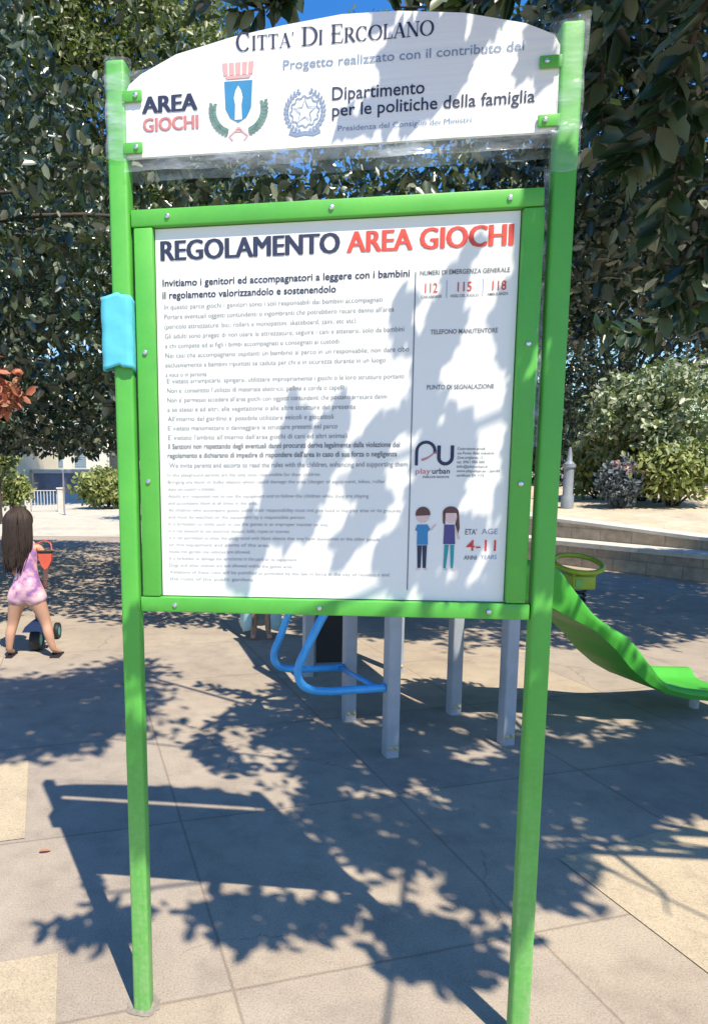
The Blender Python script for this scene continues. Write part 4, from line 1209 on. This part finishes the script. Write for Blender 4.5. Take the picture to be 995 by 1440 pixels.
# wave slide off the corner post
RIM = [(.0, 1.02), (.12, 1.03), (.238, .993), (.361, .858), (.511, .703), (.662, .603), (.763, .541), (.898, .395), (1.009, .278), (1.141, .215), (1.381, .165), (1.65, .15)]
LOW = [(.0, .83), (.12, .82), (.253, .758), (.372, .694), (.517, .624), (.67, .496), (.776, .382), (.909, .277), (1.04, .205), (1.2, .16), (1.383, .128), (1.65, .105)]
srim = spline(RIM, 7)
ud = (B - A) / np.linalg.norm(B - A); wd_ = np.array([-ud[1], ud[0]])
SW = .47
def sl_pt(s_, k, z): 
    q = B + ud * (s_ + .03) + wd_ * k
    return tl(q, z)
slide = MB(); nsec = 0; sec = None
for s_, zr in srim:
    zl = float(np.interp(s_, [q[0] for q in LOW], [q[1] for q in LOW]))
    zf = zl + .035
    zr = max(zr, zf + .012)
    far = zr + .035
    pr = [(-.0, zl), (-.012, (zl + zr) / 2), (-.016, zr - .018), (-.010, zr), (.020, zr + .014), (.055, zr + .006), (.072, zr - .02 if zr - .02 > zf else zf + .004), (.084, zf + .012), (.12, zf),
          (SW - .12, zf), (SW - .084, zf + .012), (SW - .072, far - .02 if far - .02 > zf else zf + .004), (SW - .055, far + .006), (SW - .020, far + .014), (SW + .010, far), (SW + .016, far - .018), (SW, zl)]
    for k, z in pr: slide.add([sl_pt(s_, k, z)], [])
    sec = len(pr); nsec += 1
slide.f = [(i * sec + j, i * sec + (j + 1) % sec, (i + 1) * sec + (j + 1) % sec, (i + 1) * sec + j) for i in range(nsec - 1) for j in range(sec)]
slide.f += [tuple(range(sec))[::-1], tuple((nsec - 1) * sec + j for j in range(sec))]
sl_o = slide.build('slide', M['green_slide'], tower, auto=50)
MB().tube([sl_pt(1.5, SW / 2, -.03), sl_pt(1.5, SW / 2, .10)], .03, 10).build('slide_foot', M['grey_post'], sl_o, smooth=False)
# blue climbing tubes
def tubes(P0, prof, r=.019):
    u_ = -ud
    pts = [tl(P0 + u_ * s_, z) for s_, z in prof]
    return spline(pts, 8)
t2 = tubes(A, [(.10, .97), (.30, .93), (.389, .801), (.457, .673), (.522, .535), (.514, .455), (.463, .410), (.365, .391), (.2, .387), (.038, .385)])
t1 = tubes(C_, [(.10, .92), (.29, .84), (.39, .686), (.438, .567), (.480, .465), (.474, .405), (.425, .362), (.304, .346), (.15, .341), (.038, .339)])
co = MB().tube(t2, .022, 12).build('climbing_rail', M['blue'], tower, smooth=True, fixn=False)
MB().tube(t1, .022, 12).build('climbing_rail', M['blue'], tower, smooth=True, fixn=False)
rg = MB()
for i in (14, len(t2) - 1 - 2):
    rg.tube([t2[i], t1[i]], .015, 10)
rg.build('rung', M['blue'], co, smooth=True, fixn=False)

# ------------------------------------------------------------------ spring rider with lime ring
sr = empty('spring_rider', (3.29, 6.8, 0)); tag(sr, 'yellow green spring rider with oval hoop standing behind the slide', 'spring rider')
tilt = Matrix.Translation((0, 0, .60)) @ Matrix.Rotation(math.radians(16), 4, 'X')
mb = MB(); mb.tube([tilt @ Vector((.225 * math.cos(a), .225 * math.sin(a), 0)) for a in np.linspace(0, 2 * math.pi, 40, endpoint=False)], .026, 12, close=True)
mb.build('hoop', M['lime'], sr, smooth=True, fixn=False)
mb = MB().box((-.115, -.16, .36), (.115, .12, .50), .02, 3).tube([(-.09, -.12, .48), (-.125, -.185, .553)], .018, 10).tube([(.09, -.12, .48), (.125, -.185, .553)], .018, 10)
sb = mb.build('seat', M['lime'], sr, auto=35)
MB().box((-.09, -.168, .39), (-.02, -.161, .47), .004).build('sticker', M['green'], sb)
MB().tube([(.085 * math.cos(a), .085 * math.sin(a), .03 + .31 * a / (2 * math.pi * 6)) for a in np.linspace(0, 12 * math.pi, 120)], .013, 7).build('spring', M['black'], sr, smooth=True, fixn=False)
MB().lathe([(.15, 0), (.15, .02), (.11, .028)], (0, 0, .0), 20).build('base_plate', M['grey_post'], sr)

# bollard on the terrace
bl = empty('bollard', (6.11, 13.2, .78)); tag(bl, 'grey cast iron bollard with pointed top left of the terrace bushes', 'bollard')
MB().lathe([(.115, 0), (.115, .22), (.09, .26), (.09, .76), (.118, .78), (.118, .84)], (0, 0, 0), 18).build('shaft', M['bollard'], bl, auto=40)
MB().lathe([(.10, .842), (.05, .90), (.038, 1.05), (.016, 1.16)], (0, 0, 0), 16).build('finial', M['bollard'], bl, auto=40)

# ================================================================== PEOPLE
def skin_mesh(name, J, bones, levels=2, root=None):
    names = list(J)
    me = bpy.data.meshes.new(name)
    me.from_pydata([J[k][:3] for k in names], [(names.index(a), names.index(b)) for a, b in bones], [])
    ob = bpy.data.objects.new(name, me); COL.objects.link(ob)
    md = ob.modifiers.new('s', 'SKIN'); md.use_smooth_shade = True
    sv = me.skin_vertices[0].data
    for i, k in enumerate(names):
        r_ = J[k][3]
        sv[i].radius = r_ if hasattr(r_, '__len__') else (r_, r_)
        sv[i].use_root = (k == (root or names[0]))
    ss_ = ob.modifiers.new('d', 'SUBSURF'); ss_.levels = levels; ss_.render_levels = levels
    dg = bpy.context.evaluated_depsgraph_get()
    m2 = bpy.data.meshes.new_from_object(ob.evaluated_get(dg))
    bpy.data.objects.remove(ob)
    V = [v.co[:] for v in m2.vertices]; F = [tuple(p.vertices) for p in m2.polygons]
    bpy.data.meshes.remove(m2)
    return MB().add(V, F)

def hand(mb, wrist, d, side, s=1.0, curl=.5):
    """palm and five tapered bent fingers"""
    wrist, d = Vector(wrist), Vector(d).normalized()
    sv = Vector(side); sv = (sv - d * sv.dot(d)).normalized(); nv = d.cross(sv)
    pl_ = .048 * s
    c = wrist + d * pl_ * .55
    Mx = Matrix((sv, nv, d)).transposed()
    mb.ball(c, (.024 * s, .012 * s, .034 * s), 10, 8, Mx)
    for i, l in enumerate((.036, .043, .046, .041, .032)):
        if i == 0:
            p0 = wrist + d * pl_ * .35 + sv * .018 * s; dd = (d * .6 + sv * .8).normalized()
        else:
            p0 = wrist + d * pl_ * .95 + sv * (.018 - .0115 * (i - 1)) * s; dd = d
        p1 = p0 + dd * l * .5 * s; p2 = p1 + (dd * (1 - curl) + nv * curl).normalized() * l * .5 * s
        mb.tube([p0 - dd * .01 * s, p0, p1, p2], [.0065 * s, .0065 * s, .0058 * s, .004 * s], 7)

def body(J, bones, hands, face_dir, parent, hs):
    mb = skin_mesh('body', J, bones)
    for wk, ek, side in hands:
        wv = Vector(J[wk][:3]); ev = Vector(J[ek][:3])
        hand(mb, wv - (wv - ev).normalized() * .005, wv - ev, side, hs)
    h_ = Vector(J['head'][:3]); f = Vector(face_dir).normalized(); r = J['head'][3]; r = r[0] if hasattr(r, '__len__') else r
    sd_ = f.cross(Vector((0, 0, 1))).normalized()
    mb.ball(h_ + f * r * 1.02 + Vector((0, 0, -r * .12)), (r * .14, r * .14, r * .2), 8, 6)
    for s_ in (-1, 1): mb.ball(h_ + sd_ * s_ * r * .98 - Vector((0, 0, r * .08)), (r * .12, r * .2, r * .26), 8, 6)
    bo = mb.build('body', M['skin'], parent, smooth=True)
    ey = MB()
    for s_ in (-1, 1): ey.ball(h_ + f * r * .92 + sd_ * s_ * r * .36 + Vector((0, 0, r * .06)), r * .11, 8, 6)
    ey.build('eyes', M['hair'], parent, smooth=True)
    mo = MB().ball(h_ + f * r * .90 - Vector((0, 0, r * .52)), (r * .26, r * .1, r * .06), 8, 6)
    mo.build('mouth', M['pinkink'], parent, smooth=True)
    return bo
BONES = [('pelvis', 'belly'), ('belly', 'chest'), ('chest', 'neck0'), ('neck0', 'neck1'), ('neck1', 'head'), ('head', 'crown'),
         ('chest', 'shL'), ('shL', 'elL'), ('elL', 'wrL'), ('chest', 'shR'), ('shR', 'elR'), ('elR', 'wrR'),
         ('pelvis', 'hipL'), ('hipL', 'knL'), ('knL', 'caL'), ('caL', 'anL'), ('anL', 'toL'), ('pelvis', 'hipR'), ('hipR', 'knR'), ('knR', 'caR'), ('caR', 'anR'), ('anR', 'toR')]
# girl walking away
g0 = empty('person', (-1.815, 5.6, 0))
tag(g0, 'girl with long dark hair in pink purple romper walking away, legs apart', 'person')
JG = dict(pelvis=(-.02, 0, .575, (.105, .085)), belly=(-.005, .01, .70, (.09, .072)), chest=(.0, .015, .86, (.098, .075)), neck0=(-.015, .01, .965, .042), neck1=(-.03, .015, 1.005, .034),
          head=(-.045, .02, 1.11, (.078, .086)), crown=(-.05, .005, 1.185, (.058, .064)),
          shL=(-.115, .01, .930, .037), elL=(-.155, .03, .79, .027), wrL=(-.135, .11, .69, .019), shR=(.105, .01, .935, .037), elR=(.150, .03, .79, .027), wrR=(.128, .05, .645, .019),
          hipL=(-.095, 0, .51, .082), knL=(-.145, .015, .285, .046), caL=(-.165, -.012, .20, .044), anL=(-.180, -.005, .065, .026), toL=(-.185, .10, .022, .022),
          hipR=(.065, 0, .51, .082), knR=(.130, .02, .285, .046), caR=(.155, -.008, .20, .044), anR=(.185, .0, .065, .026), toR=(.215, .095, .022, .022))
body(JG, BONES, (('wrL', 'elL', (1, 0, 0)), ('wrR', 'elR', (-1, 0, 0))), (.1, 1, 0), g0, .9)
JR = dict(pelvis=(-.02, 0, .575, (.125, .105)), belly=(-.005, .01, .70, (.103, .086)), chest=(.0, .012, .86, (.108, .086)), top=(-.01, .01, .925, (.07, .06)),
          hipL=(-.098, 0, .515, .092), legL=(-.112, .002, .445, .088), hipR=(.07, 0, .515, .092), legR=(.092, .002, .445, .088), stL=(-.075, .01, .955, .028), stR=(.065, .01, .955, .028))
skin_mesh('romper', JR, [('pelvis', 'belly'), ('belly', 'chest'), ('chest', 'top'), ('pelvis', 'hipL'), ('hipL', 'legL'), ('pelvis', 'hipR'), ('hipR', 'legR'), ('top', 'stL'), ('top', 'stR')]).build('romper', M['romper'], g0, smooth=True)
hb = MB()
JH = dict(a=(-.046, .0, 1.13, (.100, .100)), b=(-.050, -.030, 1.09, (.108, .098)), c=(-.062, -.065, 1.01, (.098, .055)), d=(-.075, -.085, .92, (.088, .04)), e=(-.085, -.085, .83, (.062, .03)), f=(-.092, -.082, .765, (.03, .018)))
hb = skin_mesh('hair', JH, [('a', 'b'), ('b', 'c'), ('c', 'd'), ('d', 'e'), ('e', 'f')])
hb.ball((-.046, .002, 1.150), (.108, .116, .108), 20, 14)
g_ = np.random.default_rng(5)
for i in range(110):
    a = g_.uniform(-1.25, 1.25)
    hx, hy = math.sin(a), -math.cos(a)
    p0 = (-.046 + hx * .03, .01 + hy * .03, 1.258)
    p1 = (-.046 + hx * .107, .002 + hy * .116, 1.175 + .02 * g_.normal() * .3)
    p2 = (-.050 + hx * .124, .0 + hy * .130, 1.06)
    p3 = (-.058 + hx * .118 + g_.normal() * .008, -.02 + hy * .105, .93)
    p4 = (-.078 + hx * .072 + g_.normal() * .014, -.04 + hy * .075, g_.uniform(.72, .83))
    hb.tube(spline([p0, p1, p2, p3, p4], 4), list(np.linspace(.0105, .003, 17)), 5)
hb.build('hair', M['hair'], g0, smooth=True)
for s_, k in ((-1, 'L'), (1, 'R')):
    a = JG['an' + k]; b = JG['to' + k]
    mb = MB().box((min(a[0], b[0]) - .026, -.04, .0), (max(a[0], b[0]) + .026, .135, .014), .006, 2)
    mb.tube([(a[0] - .03, .06, .012), (a[0] + .005, .065, .052), (b[0] + .022, .07, .012)], .007, 6)
    mb.build('sandal', M['black'], g0, auto=40)
# the red bag on her arm
bg_ = empty('shoulder_bag', (-1.815 + .165, 5.56, .78)); tag(bg_, 'small coral red bag with a dark band hanging on the right arm of the girl', 'bag')
ps = [(-.052, .10), (.058, .10), (.052, .04), (.02, -.02), (-.004, -.03), (-.03, .0), (-.046, .05)]
MB().prism(ps, -.022, .022).build('pouch', M['redbag'], bg_)
MB().box((-.054, -.026, .105), (.060, .026, .122), .004).build('band', M['black'], bg_)
MB().tube(spline([(-.05, 0, .12), (-.085, .03, .165), (-.02, .04, .195), (.04, .02, .18), (.056, 0, .12)], 6), .006, 6).build('strap', M['redbag'], bg_, smooth=True, fixn=False)
# toddler ride-on toy beyond her legs
rt_ = empty('toy_tricycle', (-1.835, 5.95, 0)); tag(rt_, 'small blue toddler tricycle with teal seat standing between the legs of the girl', 'tricycle')
def wheel(x, y, r, wdt):
    mb = MB(); n = 22
    prof = [(r * .62, -wdt / 2), (r * .95, -wdt / 2), (r, -wdt * .3), (r, wdt * .3), (r * .95, wdt / 2), (r * .62, wdt / 2)]
    for rr, xx in prof: mb.add([(x + xx, y + rr * math.cos(2 * math.pi * k / n), r + rr * math.sin(2 * math.pi * k / n)) for k in range(n)], [])
    mb.f = [(i * n + k, i * n + (k + 1) % n, ((i + 1) % 6) * n + (k + 1) % n, ((i + 1) % 6) * n + k) for i in range(6) for k in range(n)]
    wo = mb.build('wheel', M['black'], rt_, auto=40)
    hbm = MB().tube([(x - wdt * .4, y, r), (x + wdt * .4, y, r)], r * .6, 16); hbm.build('hub', M['teal_plastic'], wo, auto=40)
wheel(0, -.12, .092, .085); wheel(-.062, .30, .075, .04); wheel(.062, .30, .075, .04)
fb = MB()
fb.prism([(-.115, .165), (.115, .165), (.085, .215), (.035, .262), (-.03, .262), (-.085, .215)], -.16, -.06)
fb.tube(spline([(0, -.09, .25), (0, .05, .24), (0, .2, .16), (0, .3, .09)], 6), .022, 10)
fb.tube([(-.062, .30, .075), (.062, .30, .075)], .012, 8)
fb.build('frame', M['toyblue'], rt_, auto=40)
Mx = Matrix.Translation((-.005, -.02, .36)) @ Matrix.Rotation(math.radians(-28), 4, 'Y') @ Matrix.Rotation(math.radians(70), 4, 'X')
st_ = MB().box((-.048, -.105, -.014), (.048, .02, .014), .010, 3, M=Mx).build('seat', M['teal_plastic'], rt_, auto=40)
MB().box((-.046, .022, -.013), (.046, .085, .013), .010, 3, M=Mx).build('seat_back', M['gate'], st_, auto=40)
MB().tube([(-.12, -.10, .41), (.12, -.10, .41)], .011, 8).tube([(0, -.10, .25), (0, -.10, .41)], .012, 8).build('handlebar', M['toyblue'], rt_, smooth=True, fixn=False)

# second child, mostly hidden behind the board
c0 = empty('person', (.118, 6.23, 0)); tag(c0, 'child with bare legs and pale teal wrap standing behind the board', 'person')
JC = dict(pelvis=(0, 0, .58, (.10, .08)), belly=(0, 0, .70, (.085, .07)), chest=(0, 0, .86, (.095, .072)), neck0=(0, 0, .965, .04), neck1=(0, -.005, 1.005, .034), head=(0, -.01, 1.10, (.076, .085)), crown=(0, 0, 1.175, (.058, .064)),
          shL=(-.11, 0, .93, .036), elL=(-.15, 0, .79, .027), wrL=(-.165, -.05, .66, .019), shR=(.11, 0, .93, .036), elR=(.15, 0, .79, .027), wrR=(.165, -.05, .66, .019),
          hipL=(-.075, 0, .51, .078), knL=(-.066, 0, .29, .043), caL=(-.066, .015, .19, .040), anL=(-.066, 0, .06, .027), toL=(-.075, -.10, .02, .024),
          hipR=(.075, 0, .51, .078), knR=(.066, 0, .29, .043), caR=(.066, .015, .19, .040), anR=(.066, 0, .06, .027), toR=(.08, -.10, .02, .024))
body(JC, BONES, (('wrL', 'elL', (1, 0, 0)), ('wrR', 'elR', (-1, 0, 0))), (0, -1, 0), c0, .9)
JD = dict(pelvis=(0, 0, .575, (.12, .10)), belly=(0, 0, .70, (.10, .085)), chest=(0, 0, .86, (.106, .085)), top=(0, 0, .93, (.065, .055)), hem=(0, 0, .47, (.135, .11)))
skin_mesh('swimsuit', JD, [('hem', 'pelvis'), ('pelvis', 'belly'), ('belly', 'chest'), ('chest', 'top')]).build('dress', M['toyblue'], c0, smooth=True)
skin_mesh('hair', dict(a=(0, .01, 1.16, (.09, .09)), b=(0, .045, 1.08, (.09, .06)), c=(0, .055, 1.0, (.07, .035))), [('a', 'b'), ('b', 'c')]).ball((0, .015, 1.145), (.10, .10, .10)).build('hair', M['hair'], c0, smooth=True)
wr = MB(); na, nz = 26, 12
for i in range(nz):
    f_ = i / (nz - 1); z = .95 - f_ * .84
    for k in range(na):
        a = math.radians(-70 + 320 * k / (na - 1) + 0) 
        a = math.radians(-60) + math.radians(300) * k / (na - 1)
        rr = .125 + .055 * f_ + .012 * f_ * math.sin(7 * a)
        wr.add([(rr * math.cos(a) * 1.02, rr * .8 * math.sin(a), z + .03 * f_ * math.sin(3 * a))], [])
wr.f = [(i * na + k, i * na + k + 1, (i + 1) * na + k + 1, (i + 1) * na + k) for i in range(nz - 1) for k in range(na - 1)]
wo = wr.build('towel', M['teal_cloth'], c0, smooth=True, fixn=False)
sm = wo.modifiers.new('thick', 'SOLIDIFY'); sm.thickness = .006

# one dry leaf on the paving left of the board
V, Q, T = leaf_geo(np.zeros((1, 3)), np.array([[1, .3, .05]]), np.array([[.1, .1, 1.]]), .05, .026)
V[:, 2] -= V[:, 2].min()
o = leaf_mesh('fallen_leaf', V, Q, T, M['leaf_red'], None)
o.location = (-.86, 2.62, .005)
tag(o, 'dry orange leaf lying on the paving left of the shadow of the sign', 'leaf')
